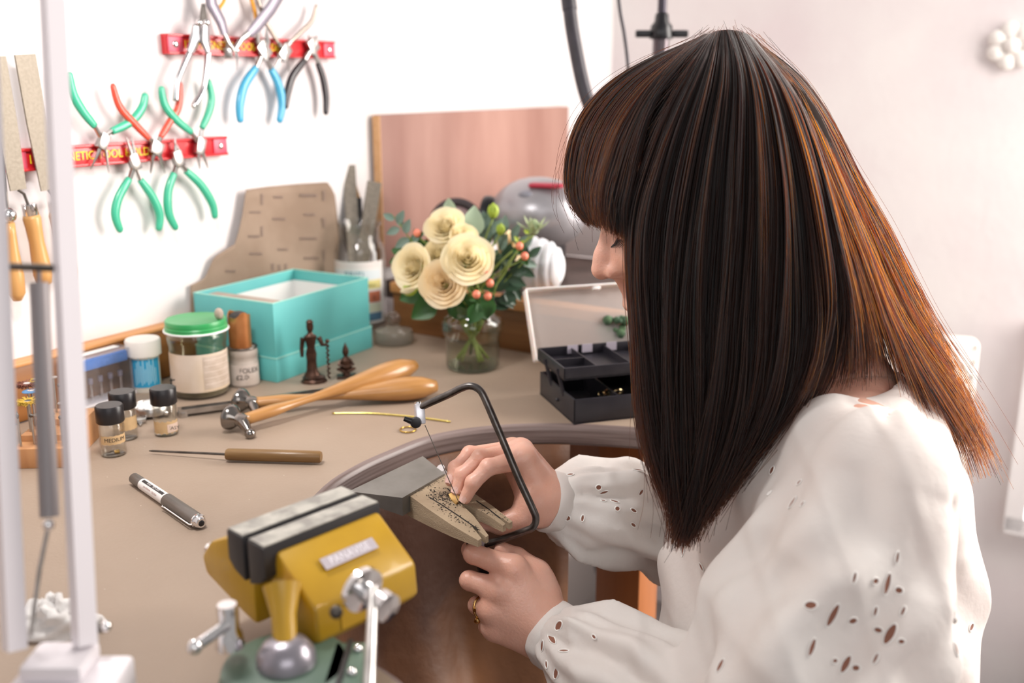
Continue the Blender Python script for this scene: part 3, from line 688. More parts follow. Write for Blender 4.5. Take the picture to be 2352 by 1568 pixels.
# brown abrasive paper standing behind the box
sp0, sp1 = 470, 778
t = thing('abrasive_paper', 'torn sheet of brown abrasive paper with faint printing leaning behind the box', 'sandpaper', W(620, 560, .03))
base = W(620, 560, .03)
top = [(438, 655), (470, 640), (492, 590), (540, 560), (556, 505), (562, 436), (620, 428), (690, 422), (752, 418), (768, 440), (776, 480), (778, 520)]
rows = []; NX = 40
def top_y(x):
    for (a, b_), (c, d) in zip(top, top[1:]):
        if a <= x <= c: return b_ + (d - b_) * (x - a) / max(c - a, 1e-6)
    return top[-1][1]
def paper_at(x, k):
    u = (x - 438) / 340; a_, b_ = top_y(x), 900.0
    for _ in range(30):
        m_ = (a_ + b_) / 2
        if W(x, m_, .006).z > Z0 + .066: a_ = m_
        else: b_ = m_
    yt = top_y(x); y = yt + (a_ - yt) * k / 12; hi_ = max(0, min(1, (W(x, y, .006).z - Z0 - .10) / .06))
    return W(x, y, .006 + hi_ * (.003 + .055 * max(0, u - .5) ** 1.3) + .004 * hi_ * math.sin(u * 6) )
for k in range(13):
    row = []
    for j in range(NX + 1):
        x = 438 + (778 - 438) * j / NX; yt = top_y(x); yb = 735 - (x - 438) * .10
        y = yt + (yb - yt) * k / 12; u = (x - 438) / 340
        row.append(paper_at(x, k) - base)
    rows.append(row)
SPM = mat('sandpaper', 'a08a78', .85, col2='8e7866', scale=14, bump=.0002, bscale=900)
solidify(MB().grid(rows).part('sheet', SPM, t, angle=180), .0005, 1)
# printed back: small faint marks
random.seed(3)
def paper_pt(x, y):
    u = (x - 438) / 340; hi_ = max(0, min(1, (W(x, y, .006).z - Z0 - .10) / .06))
    return W(x, y, .006 + hi_ * (.003 + .055 * max(0, u - .5) ** 1.3) + .004 * hi_ * math.sin(u * 6) + .0014) - base
mb = MB()
for (x, y, w_, h_) in [(600, 445, 5, 26), (742, 438, 5, 24), (600, 520, 5, 24), (742, 500, 5, 24), (630, 450, 22, 5), (690, 445, 40, 7), (628, 500, 30, 5), (700, 490, 26, 5), (575, 485, 26, 4), (572, 540, 26, 5), (690, 545, 40, 5), (640, 570, 24, 5), (575, 580, 30, 5), (700, 590, 34, 5), (625, 605, 5, 16), (640, 608, 5, 14), (655, 606, 5, 14), (742, 575, 5, 26), (520, 620, 24, 5), (600, 640, 5, 18), (700, 625, 36, 5), (505, 660, 5, 14), (520, 658, 5, 14), (640, 650, 28, 4)]:
    n = max(2, int(max(w_, h_) / 5)); 
    for q_ in range(n):
        if w_ > h_: x0 = x + w_ * q_ / n; x1 = x0 + w_ / n * .6; y0, y1 = y, y + h_
        else: y0 = y + h_ * q_ / n; y1 = y0 + h_ / n * .7; x0, x1 = x, x + w_
        mb.add([paper_pt(x0, y0), paper_pt(x1, y0), paper_pt(x1, y1), paper_pt(x0, y1)], [(0, 1, 2, 3)])
mb.part('print_marks', mat('brown_print', '88746a', .8), t, smooth=False)['kind'] = 'stuff'

# glass jar of files in the corner
b = G(833, 742); D = depth_of(b); r = mm(57, D); H = Zat(b, 830, 507) - Z0
t = thing('file_jar', 'clear glass bottle with a coloured printed label holding files', 'jar', facing(b))
zs = Zat(b, 830, 572) - Z0; zs2 = Zat(b, 830, 548) - Z0
MB().shell([(r * .92, 0), (r, .006), (r, zs), (r * .93, zs + .008), (r * .80, zs2), (r * .80, H - .008), (r * .90, H - .004), (r * .90, H)], .0025, 40).part('glass', CLEAR, t, angle=60)
z1 = Zat(b, 830, 592) - Z0
wraplabel(t, r + .0004, .008, z1, -1.4, 1.0, mat('label_white', 'ece8e4', .6), n=24)
for z_a, z_b, a0, a1, c in ((.90, .985, -1.4, .85, 'e9e0dc'), (.72, .86, -1.4, .85, 'dfe7ea'), (.56, .70, -1.4, .85, 'e6d98f'), (.34, .52, .2, .8, 'cf7a5c'), (.18, .32, .1, .8, 'd9dcc4'), (.04, .17, .1, .85, '5b7f9b')):
    wraplabel(t, r + .0006, .008 + (z1 - .008) * z_a, .008 + (z1 - .008) * z_b, a0, a1, mat('lab_' + c, c, .6), 'label_band')
text_mb('BRITISH', .0135, Matrix.Translation((-.002, 0, .008 + (z1 - .008) * .79)), bend=r + .0009).part('lettering', mat('teal_print', '5f9aa2', .6), t, smooth=False)
text_mb('Champion', .008, Matrix.Translation((.006, 0, .008 + (z1 - .008) * .63)), bend=r + .0009).part('lettering', mat('olive_print', '8f8a4a', .6), t, smooth=False)
text_mb('8', .011, Matrix.Translation((.018, 0, .008 + (z1 - .008) * .43)), bend=r + .0009).part('lettering', mat('rust_print', '8d4a38', .6), t, smooth=False)
def jar_file(label, foot, topx, w, m, th=.004, name='file'):
    a = b + Vector((foot[0], foot[1], .012)); e = P(topx[0], topx[1], D + topx[2]); d = e - a
    tt = thing(name, label, 'file', a, 'files standing in the glass bottle')
    MB().tube([(0, 0, 0), d * .5, d * .93, d], [w * .9, w, w, w], 4, flat=(th / w, 1.0), up=(0.3, -1, 0)).part('blade', m, tt, smooth=False)
    MB().tube([-d.normalized() * .008, d * .05], [.0012, .0026], 6).part('tang', STEEL_D, tt)
FJ = mat('file_grey', '8d8478', .5, .5, col2='7c7368', scale=200); FD = mat('file_dark', '4d4848', .5, .5)
jar_file('tallest flat grey file standing in the glass bottle', (-.006, -.01), (801, 380, 0), .0095, FJ)
jar_file('dark file leaning left at the back of the bottle', (.008, .005), (772, 425, .01), .0085, FD)
jar_file('wide grey file leaning right in the bottle', (-.012, -.004), (860, 418, -.005), .0105, FJ)
tt = thing('pencil', 'pencil with a dark ferrule standing in the bottle', 'pencil', b + Vector((0, .006, .012)))
e = P(808, 400, D + .005) - tt.location; k1 = P(822, 455, D + .005) - tt.location
MB().tube([(0, 0, 0), k1], .006, 8).part('dark_barrel', BLACKP, tt); MB().tube([k1, e], [.0042, .002], 8).part('point', BLW, tt)
# glass stopper
b = G(905, 787); D = depth_of(b); r = mm(45, D)
t = thing('glass_stopper', 'round grey glass jar stopper with a knob lying on the bench', 'stopper', facing(b))
hk = Zat(b, 905, 745) - Z0; SG = glass('frosted_glass', 'e8e4da', .8, haze=.5, hazecol='c2bbb0')
MB().lathe([(r * .92, 0), (r * .96, .002), (r, .004), (r, hk * .55), (r * .93, hk * .72), (r * .45, hk * .85), (.006, hk)], 36).part('disc', SG, t, angle=50)
MB().sphere((0, 0, hk + .0085), mm(18, D), 18).part('knob', glass('knob_glass', 'efe6de', 1.0, haze=.4, hazecol='8f7f74'), t, angle=180)

# statuettes
BRZ = mat('bronze', '5a4034', .38, .7, col2='3c2a22', scale=120, bump=.0003)
b = G(722, 877); D = depth_of(b); H = Zat(b, 717, 734) - Z0; u = H
t = thing('statuette', 'tall thin bronze figure with a twisted staff in front of the turquoise box', 'statuette', facing(b))
MB().lathe([(u * .205, 0), (u * .205, u * .03), (u * .17, u * .06), (u * .19, u * .085), (u * .12, u * .12)], 10, Matrix.Diagonal((1, .75, 1, 1))).part('plinth', BRZ, t, angle=30)
MB().lathe([(u * .13, u * .11), (u * .085, u * .2), (u * .075, u * .35), (u * .085, u * .46), (u * .06, u * .56), (u * .08, u * .66), (u * .10, u * .74), (u * .045, u * .78), (u * .035, u * .81)], 16, Matrix.Translation((-.002, 0, 0)) @ Matrix.Diagonal((1, .7, 1, 1))).part('robed_body', BRZ, t)
MB().lathe([(u * .02, u * .79), (u * .05, u * .84), (u * .056, u * .90), (u * .05, u * .95), (u * .06, u * .965), (u * .03, u * 1.0), (0, u)], 14, Matrix.Translation((-.002, 0, 0))).part('head', BRZ, t)
MB().tube([(-.011, 0, u * .72), (-.013, 0, u * .55), (-.013, -.001, u * .42)], [.0032, .0026, .002], 8).part('arm', BRZ, t)
MB().tube([(.008, 0, u * .72), (.012, -.002, u * .60), (.017, -.002, u * .60)], [.0032, .0026, .002], 8).part('arm', BRZ, t)
MB().tube([(.018 + .0013 * math.sin(k * 1.3), -.002 + .0013 * math.cos(k * 1.3), u * .05 + u * .6 * k / 40) for k in range(41)], .0013, 6).part('staff', BRZ, t)
MB().sphere((.018, -.002, u * .655), .0028, 8).part('staff_head', BRZ, t)
b = G(796, 866); H = Zat(b, 795, 785) - Z0; u = H
t = thing('statuette', 'short seated dark bronze figure beside the hammer handle', 'statuette', facing(b))
MB().box(0, 0, u * .03, u * .52, u * .42, u * .06, bev=.001).part('plinth', BRZ, t)
MB().lathe([(u * .12, u * .05), (u * .08, u * .2), (u * .16, u * .34), (u * .15, u * .5), (u * .05, u * .60), (u * .09, u * .70), (u * .08, u * .8), (u * .03, u * .92), (0, u)], 12).part('seated_body', BRZ, t)
for sx in (-1, 1): MB().tube([(sx * u * .12, 0, u * .5), (sx * u * .2, -.003, u * .38), (0, -.007, u * .32)], u * .04, 6).part('arm', BRZ, t)
for sx in (-1, 1): MB().tube([(0, 0, u * .28), (sx * u * .22, -.004, u * .26), (sx * u * .03, -.008, u * .2)], u * .05, 6).part('leg', BRZ, t)
# ------------------------------------------------------------------ tools lying on the bench
HW = wood('hammer_wood', 'c29056', '9e6e3a', .32, 9, (1.2, 9, 9), coat=.35)
HST = mat('hammer_steel', '8d8782', .16, 1.0)
def hammer(label, hpx, epx, ez, face_px, ball_px, hz=.014):
    a = G(*hpx, hz); e = G(*epx, ez); d = e - a; L = d.length; F = frame(a, d)
    t = thing('chasing_hammer', label, 'hammer', F, 'two crossed chasing hammers')
    n = 26; pts = [(L * k / n, 0, 0) for k in range(n + 1)]
    rr = lerp_list([.0072, .0074, .0078, .0054, .0048, .0056, .0074, .0098, .0122, .0148, .0160, .0148, .0075], n + 1)
    MB().tube(pts, rr, 16, flat=(.85, 1.1)).part('handle', HW, t, angle=180)
    I = F.inverted(); f = I @ G(*face_px, .016); b = I @ G(*ball_px, .008); c = Vector((0, 0, 0))
    df = (f - c); df = df.normalized() * .020; db = (b - c).normalized() * max((b - c).length, .022)
    Ff = frame((0, 0, 0), df.orthogonal(), df)
    MB().lathe([(.0062, -.006), (.0075, .0), (.0072, .005), (.0115, .010), (.0135, .013), (.0138, .017), (.010, .0205), (.0, .0215)], 24, Ff).part('head', HST, t, angle=35)
    MB().tube([c, db * .45, db * .8], [.0072, .0055, .0036], 12).part('peen_neck', HST, t)
    MB().sphere(db, .0058, 16).part('ball_peen', HST, t, angle=180)
    return t
hammer('chasing hammer lying on top, its handle raised over the other one', (556, 965), (952, 838), .028, (520, 955), (568, 985))
hammer('chasing hammer lying underneath with handle flat on the bench', (580, 925), (1003, 886), .0145, (548, 918), (588, 945))
# scribing awl
a, e = G(520, 1043, .007), G(738, 1049, .007); d = e - a
t = thing('scriber_awl', 'steel scriber with a plain round wooden handle lying on the bench', 'awl', frame(a, d)); L = d.length
MB().tube([(0, 0, 0), (L * .02, 0, 0), (L * .5, 0, 0), (L * .985, 0, 0), (L, 0, 0)], [.0050, .0058, .0060, .0058, .0048], 18).part('handle', wood('awl_wood', '8c6a3c', '6d4e28', .4, 7, (1.5, 12, 12), coat=.1), t, angle=50)
tip = frame(a, d).inverted() @ G(342, 1035, .0035)
MB().tube([(.004, 0, 0), tip * .5, tip * .95, tip], [.0014, .0013, .0011, .0003], 8).part('steel_point', STEEL_D, t)
# roller pen
a, e = G(307, 1097, .0055), G(462, 1201, .0055); d = e - a; L = d.length
t = thing('roller_pen', 'grey and white roller ball pen with metal clip lying on the bench', 'pen', frame(a, d))
PG = mat('pen_grey', '6c6661', .4, .3)
MB().tube([(0, 0, 0), (.0012, 0, 0), (L * .155, 0, 0)], [.0038, .0050, .0052], 20).part('barrel_end', PG, t, angle=50)
brl = MB().tube([(L * .155, 0, 0), (L * .53, 0, 0)], [.0053, .0055], 24).part('barrel', mat('pen_white', 'e6e1de', .35), t)
MB().tube([(L * .52, 0, 0), (L * .525, 0, 0), (L * .955, 0, 0)], [.0055, .0062, .0062], 24).part('cap', PG, t, angle=50)
MB().tube([(L * .955, 0, 0), (L * .965, 0, 0), (L * .975, 0, 0), (L * .995, 0, 0), (L * 1.005, 0, 0)], [.0064, .0064, .0052, .0050, .0040], 24).part('cap_ring', CHROME, t)
MB().sphere((L * 1.004, 0, 0), .0028, 12, sc=(.4, 1, 1)).part('cap_dot', BLACKP, t)
MB().tube([(L * .97, -.0062, -.001), (L * .95, -.0075, -.001), (L * .6, -.0072, -.0012), (L * .575, -.0082, -.0012), (L * .57, -.0066, -.001)], .0007, 6).part('clip', CHROME, t)
# printed panel, upper side facing the photographer
Rp = .00565; rows = []
for x in (L * .185, L * .50):
    rows.append([(x, -Rp * math.sin(q), Rp * math.cos(q)) for q in [0.02 + .50 * j / 6 for j in range(7)]])
MB().grid(rows).part('print_panel', mat('pen_black_print', '252324', .5), brl, angle=180)
tm = text_mb('uni-ball eye', .0042, xs=1.25)
tm.v = [(L * .343 - x, -Rp * 1.012 * math.sin(.27 + y / Rp * -1.0 * -1), Rp * 1.012 * math.cos(.27 + y / Rp)) for x, y, z in tm.v]
tm.part('lettering', mat('pen_silver_print', 'd8d4d2', .5), brl, smooth=False)
tm = text_mb('MICRO   waterproof', .0026, xs=1.2)
tm.v = [(L * .343 - x, -Rp * 1.012 * math.sin(1.05 + y / Rp), Rp * 1.012 * math.cos(1.05 + y / Rp)) for x, y, z in tm.v]
tm.part('lettering', mat('pen_red_print', '9a6a60', .5), brl, smooth=False)
# brass wire and ring
w = [G(763, 949, .0012), G(850, 949, .0012), G(950, 957, .0012), G(1034, 968, .0012)]; o0 = w[0].copy()
wr = MB().tube([q - o0 for q in bez(w, 8)], .0012, 8).part('brass_wire', mat('bright_brass', 'e3cf7a', .22, 1.0), None, T=Matrix.Translation(o0), angle=180)
tag(wr, 'short slightly bent length of brass wire lying on the bench', 'wire')
c = G(937, 986, .0012)
rg = torus(MB(), .0083, .0009, 40, 8, sc=(1, 1.05)).part('brass_ring', BRASS, None, T=Matrix.Translation(c), angle=180)
tag(rg, 'open brass wire ring lying below the saw clamp', 'ring')
# dial caliper
c = G(350, 952, 0); t = thing('dial_gauge', 'steel dial gauge with a long sliding bar lying behind the vials', 'gauge', facing(c))
r = mm(42, depth_of(c))
MB().lathe([(r * .9, .003), (r, .004), (r, .011), (r * .94, .0125), (r * .92, .0118)], 40).part('dial_case', STEEL, t)
face = MB().lathe([(r * .93, .0118), (0, .0119)], 36).part('dial_face', mat('dial_white', 'f0f0ec', .4), t)
MB().box(0, r * .3, .0123, .0008, r * .7, .0004).part('needle', BLACKP, face)
for k in range(12):
    a_ = k * math.pi / 6; MB().box(.82 * r * math.cos(a_), .82 * r * math.sin(a_), .0121, .0016, .0016, .0002).part('tick', BLACKP, face)
MB().sphere((r * .7, -r * .75, .005), .003, 10).part('knob', CHROME, t)
I = t.matrix_world.inverted() if False else facing(c).inverted()
b0, b1 = I @ G(410, 944, .006), I @ G(768, 897, .006); d = b1 - b0
bar = MB().tube([b0, b1], .0072, 4, flat=(.35, 1.0), up=(0, 0, 1)).part('bar', STEEL, t, smooth=False)
for k in (-1, 1): pass
MB().tube([b0.lerp(b1, .02) + Vector((0, 0, .0028)), b0.lerp(b1, .98) + Vector((0, 0, .0028))], .0012, 4).part('rail_groove', STEEL_D, bar)
MB().lathe([(.006, 0), (.0065, .003), (.006, .006), (0, .006)], 16, Matrix.Translation((I @ G(421, 956, 0)))).part('lock_screw', STEEL, t)
MB().box(*((I @ G(302, 965, .004))), .03, .012, .004, bev=.001).part('jaw', STEEL, t)
sq = G(312, 968, 0); tri = MB().prism([(0, 0), (.012, .002), (.004, -.022)], .0005, .0025, Matrix.Identity(4)).part('steel_offcut', STEEL, None, T=facing(sq))
tag(tri, 'small pointed steel offcut lying behind the capped vials', 'offcut')

# wooden bur block with burs
BLK = wood('bur_block_wood', 'cf9a6a', 'b87f52', .55, 6, (12, 12, 1)); c = G(100, 1076, 0)
F = frame(G(157, 1076), WN * -1 + WD * .02); F = frame(G(160, 1074), Vector((-1, -.06, 0)))
t = thing('bur_block', 'stepped wooden block holding rotary burs and brushes at the left', 'tool block', F)
bw = .052; st_ = [(.0, .022, .020), (.022, .030, .026), (.052, .034, .032)]
for y0, dy, hh in st_: MB().box(bw / 2, -(y0 + dy / 2), hh / 2, bw, dy, hh, bev=.0008).part('block_step', BLK, t)
random.seed(11)
ORD = ['first', 'second', 'third', 'fourth', 'fifth']; ROWN = {.020: 'front', .026: 'middle', .032: 'rear'}
btips = ['ball', 'cone', 'disc', 'ball', 'flame', 'ball', 'disc']
k = 0
for y0, dy, hh in st_:
    for j in range(5):
        x = .006 + j * .010; y = -(y0 + dy * (.35 + .3 * (j % 2))); hgt = .030 + .008 * random.random() + .006 * (hh > .03)
        bt = thing('rotary_bur', 'thin steel rotary bur, ' + ORD[j] + ' from the right in the ' + ROWN[hh] + ' row of the wooden block', 'bur', F @ Matrix.Translation((x, y, hh - .006)), 'burs in the wooden block')
        MB().tube([(0, 0, 0), (0, 0, hgt)], .0012, 8).part('shank', STEEL, bt)
        kind = btips[k % 7]; k += 1
        if kind == 'ball': MB().sphere((0, 0, hgt + .001), .0021, 10).part('cutter', STEEL_D, bt)
        elif kind == 'cone': MB().lathe([(.0006, hgt), (.0022, hgt + .001), (.0, hgt + .006)], 10).part('cutter', STEEL_D, bt)
        elif kind == 'flame': MB().lathe([(.0008, hgt), (.0018, hgt + .003), (.0, hgt + .008)], 10).part('cutter', STEEL_D, bt)
        else: MB().lathe([(.0045, hgt), (.0048, hgt + .0008), (.0, hgt + .0012)], 14).part('cutter', STEEL, bt)
def brushwheel(label, px, py, dep, col, r, n, wire):
    c = P(px, py, dep); t = thing('polishing_brush', label, 'polishing brush', Vector((c.x, c.y, c.z)), 'polishing brushes in the wooden block')
    m = mat('bristle_' + col, col, .6); random.seed(int(px)); mb = MB()
    for i_ in range(n):
        a_ = 2 * math.pi * i_ / n; tw = .5 if not wire else random.uniform(-.3, .3); z_ = random.uniform(-.0025, .0025) if wire else 0
        mb.tube([(.003 * math.cos(a_), .003 * math.sin(a_), z_ * .3), (r * math.cos(a_ + tw), r * math.sin(a_ + tw), z_)], [.0005, .0003], 4)
    o_ = mb.part('bristles', m, t); o_['kind'] = 'stuff'
    MB().lathe([(.0034, -.0012), (.0036, .0012), (0, .0014)], 14).part('hub', CHROME, t)
    MB().tube([(0, 0, -.001), (0, 0, -(c.z - Z0 - .026))], .0011, 8).part('shank', STEEL, t)
brushwheel('brown fibre brush wheel, topmost at the left of the burs', 62, 882, 1.0, '7d4a3c', .010, 160, True)
brushwheel('yellow radial bristle disc among the burs', 86, 872, 1.01, 'd3b63f', .0085, 34, False)
brushwheel('blue radial bristle disc among the burs', 72, 898, .985, '5f8fbd', .0085, 34, False)
brushwheel('yellow brass wire brush wheel, lowest of the brushes', 64, 922, .97, 'cba944', .010, 120, True)
# clear box with blue foam
F = frame(G(311, 903), -WD); hB = Zat(G(311, 903), 305, 797) - Z0
t = thing('acrylic_box', 'clear plastic box with a blue foam pad standing behind the vials', 'box', F)
CB = glass('acrylic', 'fbfbfd', .9, haze=.05); bwx, bwy = .074, .0225
for c_, s_ in (((bwx / 2, 0), (bwx, .0015)), ((bwx / 2, -bwy), (bwx, .0015)), ((0, -bwy / 2), (.0015, bwy)), ((bwx, -bwy / 2), (.0015, bwy))):
    MB().box(c_[0], c_[1], hB / 2 + .002, s_[0], s_[1], hB - .004).part('side', CB, t, smooth=False)
MB().box(bwx / 2, -bwy / 2, .0015, bwx + .003, bwy + .003, .003, bev=.0005).part('base', mat('pale_plastic', 'ddd8da', .4), t)
MB().box(bwx / 2, -bwy / 2, hB, bwx, bwy, .0015).part('lid', glass('acrylic_lid', 'fafbfd', 1.0, haze=.25), t, smooth=False)
MB().box(bwx / 2, -bwy / 2, hB - .009, bwx - .006, bwy - .006, .012, bev=.001).part('foam_pad', mat('blue_foam', '5a8fdd', .9, col2='4f82cf', scale=300), t)
MB().box(bwx * .5, -bwy * .72, hB + .0011, bwx * .8, bwy * .45, .0006).part('paper_label', mat('white_card', 'efece9'), t)
for k in range(5):
    m_ = thing('mounted_point', 'small shanked grinding point, ' + ORD[k] + ' from the right inside the clear box', 'grinding point', F @ Matrix.Translation((.010 + k * .0135, -.011, .003)), 'points inside the clear box')
    MB().tube([(0, 0, 0), (0, 0, .020)], .0013, 8).part('shank', CHROME, m_); MB().lathe([(.0026, .020), (.0028, .0265), (0, .027)], 10).part('stone', mat('stone_grey', '8b8290', .7), m_)

# ------------------------------------------------------------------ black organiser with translucent lid
oF = G(1318, 975); oL = G(1240, 905); ya = (oL - oF); od = ya.length; xa = Vector((ya.y, -ya.x, 0)).normalized(); ow = .165
t = thing('organiser_box', 'black plastic compartment box with raised tray and cloudy hinged lid', 'storage box', frame(oF, xa))
hO = Zat(oF, 1321, 918) - Z0; BK = mat('organiser_black', '2c2a30', .4, col2='25232a', scale=40)
def tray(z0, z1, x0, y0, wx, dy, ncol, rows_, parent, w=.0022, rad=.006):
    MB().box(x0 + wx / 2, y0 + dy / 2, z0 + .0012, wx, dy, .0024).part('tray_floor', BK, parent)
    for c_, s_ in (((x0 + wx / 2, y0 + w / 2), (wx, w)), ((x0 + wx / 2, y0 + dy - w / 2), (wx, w)), ((x0 + w / 2, y0 + dy / 2), (w, dy)), ((x0 + wx - w / 2, y0 + dy / 2), (w, dy))):
        MB().box(c_[0], c_[1], (z0 + z1) / 2, s_[0], s_[1], z1 - z0, bev=.0008).part('tray_wall', BK, parent)
    for k in range(1, ncol): MB().box(x0 + wx * k / ncol, y0 + dy / 2, (z0 + z1) / 2 - .001, .0014, dy - .002, z1 - z0 - .003).part('divider', BK, parent)
    for yy in rows_: MB().box(x0 + wx / ncol / 2, y0 + dy * yy, (z0 + z1) / 2 - .001, wx / ncol, .0014, z1 - z0 - .003).part('divider', BK, parent)
tray(0, hO, 0, 0, ow, od, 3, [], t)
I = frame(oF, xa).inverted(); zt = .058
tA = I @ G(1296, 846, zt); tB = I @ G(1242, 798, zt)
ty0, tdy = tA.y, (tB.y - tA.y); tx0 = tA.x
tr = MB().box(tx0 + ow / 2, ty0 + tdy / 2, zt - .0135, ow, tdy, .001).part('upper_tray', BK, t)
tray(zt - .014, zt, tx0, ty0, ow, tdy, 4, [.5], tr)
for yy in (ty0 + .02, ty0 + tdy - .03):
    MB().tube([(tx0 - .001, yy, zt - .006), (.001, yy - .006, hO - .006)], .0022, 6).part('support_arm', BK, t)
MB().sphere((-.001, od * .45, hO * .45), .0022, 8).part('peg', BK, t)
# lid: shallow translucent tray standing up at the back
LIDM = glass('cloudy_plastic', 'fbf7f5', .6, rough=.25, haze=.46, hazecol='e6dfdc')
lb = I @ P(1226, 832, depth_of(oL) + .01); lt = I @ P(1247, 674, depth_of(oL) + .035)
up = (lt - lb); lh = up.length; up.normalize(); FL = frame(lb, (1, 0, 0), up)  # x along, z up the lid
lid = MB().box(.5 * ow + .006, .0, lh / 2, ow + .012, .0016, lh, bev=.0006).part('lid', LIDM, t, T=FL)
for c_, s_ in (((0, lh / 2), (.0016, lh)), ((ow + .012, lh / 2), (.0016, lh)), ((ow / 2 + .006, 0), (ow + .012, .0016)), ((ow / 2 + .006, lh), (ow + .012, .0016))):
    MB().box(c_[0], -.0065, c_[1], max(s_[0], .0022), .013, max(s_[1], .0022), bev=.0008).part('lid_rim', mat('cloudy_rim', 'e9e4e2', .35, sss=.3), lid)
MB().box(ow * .55, -.010, lh - .004, .010, .006, .004, bev=.001).part('catch', mat('cloudy_rim', 'e9e4e2'), lid)
for px, py in ((1330, 803), (1368, 799), (1432, 795)):
    g_ = MB().box(0, 0, 0, .013, .0006, .010).part('paper_tag', mat('tag_paper', 'b9b0bd', .8), None, T=Matrix.Translation(Vector((0, 0, 0))))
    q = I @ P(px, py, depth_of(oF) + .075); g_.matrix_world = frame(oF, xa) @ Matrix.Translation((q.x, ty0 + tdy - .004, zt - .004))
    tag(g_, {1330: 'pale paper tag, leftmost in the upper tray', 1368: 'pale paper tag, second in the upper tray', 1432: 'pale paper tag, nearest the hair in the upper tray'}[px], 'tag', 'paper tags in the upper tray')
q = frame(oF, xa) @ (I @ P(1405, 880, depth_of(oF) + .04)); jw = thing('pendant', 'gold and silver linked jewel piece lying in the lower tray', 'jewellery', frame(Vector((q.x, q.y, Z0 + .020)), xa))
for k in range(4): torus(MB(), .005, .0012, 20, 6, Matrix.Translation((k * .006 - .01, 0, .001 * (k % 2))) @ Matrix.Rotation(.6 + .5 * k, 4, 'X'), sc=(1, .7)).part('link', mat('pale_gold', 'd9c79a', .2, 1.0), jw)
q = frame(oF, xa) @ Vector((tx0 + .012, ty0 + .012, zt - .011)); 
for k in range(2):
    gb = MB().sphere((0, 0, 0), .0017, 10).part('gold_bead', BRASS, None, T=Matrix.Translation(q + Vector((k * .0042, 0, .0018))))
    tag(gb, ('left' if k == 0 else 'right') + ' one of two tiny gold beads in the upper tray corner', 'bead', 'gold beads in the upper tray')
q = P(1405, 738, depth_of(oL) + .052); mo = thing('dried_moss', 'dark green mossy lump showing through the cloudy lid', 'moss', Vector((q.x, q.y, Z0 + .001)))
random.seed(5); mb = MB()
for k in range(70): mb.sphere((random.uniform(-.014, .014) + .004 * math.sin(k), random.uniform(-.008, .008), random.uniform(.008, .074)), random.uniform(.003, .007), 6)
mb.part('moss_tuft', mat('moss_green', '3f5a48', .9, col2='56704f', scale=90), mo, angle=180)['kind'] = 'stuff'
# ------------------------------------------------------------------ flowers in a jar
fb = G(1086, 843); fD = depth_of(fb); fr = mm(62, fD); fH = Zat(fb, 1086, 716) - Z0
t = thing('flower_jar', 'clear glass jam jar of water holding the bouquet', 'jar', facing(fb))
zsh = Zat(fb, 1086, 762) - Z0
MB().shell([(fr * .90, 0), (fr * .98, .004), (fr * 1.0, .012), (fr * 1.02, zsh - .006), (fr * 1.12, zsh + .002), (fr * 1.14, zsh + .012), (fr * 1.05, zsh + .020), (fr * .88, zsh + .023), (fr * .86, fH + .006), (fr * .92, fH + .009), (fr * .92, fH + .012)], .0022, 44).part('glass', glass('jam_glass', 'fbfdfb', 1.0), t, angle=60)
MB().lathe([(fr * .93, .0025), (fr * .955, .006), (fr * .955, zsh - .008), (.0, zsh - .008)], 40).part('water', glass('water', 'f1f0ea', .7, rough=.0), t, angle=50)
MB().lathe([(fr * .88, .0005), (fr * .97, .004), (fr * .96, .006), (.0, .005)], 36).part('thick_base', glass('base_glass', 'eff4ee', 1.0, haze=.15, hazecol='b9c7b8'), t)
PET = mat('petal_cream', 'fff7dc', .6, col2='ffefc2', scale=25, ramp=(.35, .75), trans=.35)
PET2 = mat('petal_peach', 'fff0d2', .6, col2='fbe3b6', scale=25, trans=.35)
GRN = mat('leaf_green', '2f5a2c', .4, col2='3f6e38', scale=40, trans=.15); GRD = mat('leaf_dark', '35503a', .45, col2='2b4433', scale=40, trans=.1)
GRY = mat('leaf_eucalyptus', '7f9488', .6, col2='6c8478', scale=40, trans=.15); LIM = mat('leaf_lime', '9fb83e', .5, col2='b9cc55', scale=60, trans=.25)
STM = mat('stem_green', '7f8f3e', .5, col2='6c7c34', scale=60)
neck = fb + Vector((0, 0, fH - .004)); foot = fb + Vector((0, 0, .012))
def stem(t, head, base, r=.0018, m=STM, k=0.0):
    o0 = t.matrix_world.translation; a = random.uniform(0, 6.28)
    n0 = neck + Vector((math.cos(a) * fr * .45, math.sin(a) * fr * .45, 0)); f0 = foot + Vector((-math.cos(a) * fr * .6, -math.sin(a) * fr * .6, 0))
    pts = bez([f0, n0, (n0 + head) / 2 + Vector((0, 0, .012)), head], 6); I = t.matrix_world.inverted()
    MB().tube([I @ q for q in pts], r, 7).part('stem', m, t, angle=180)
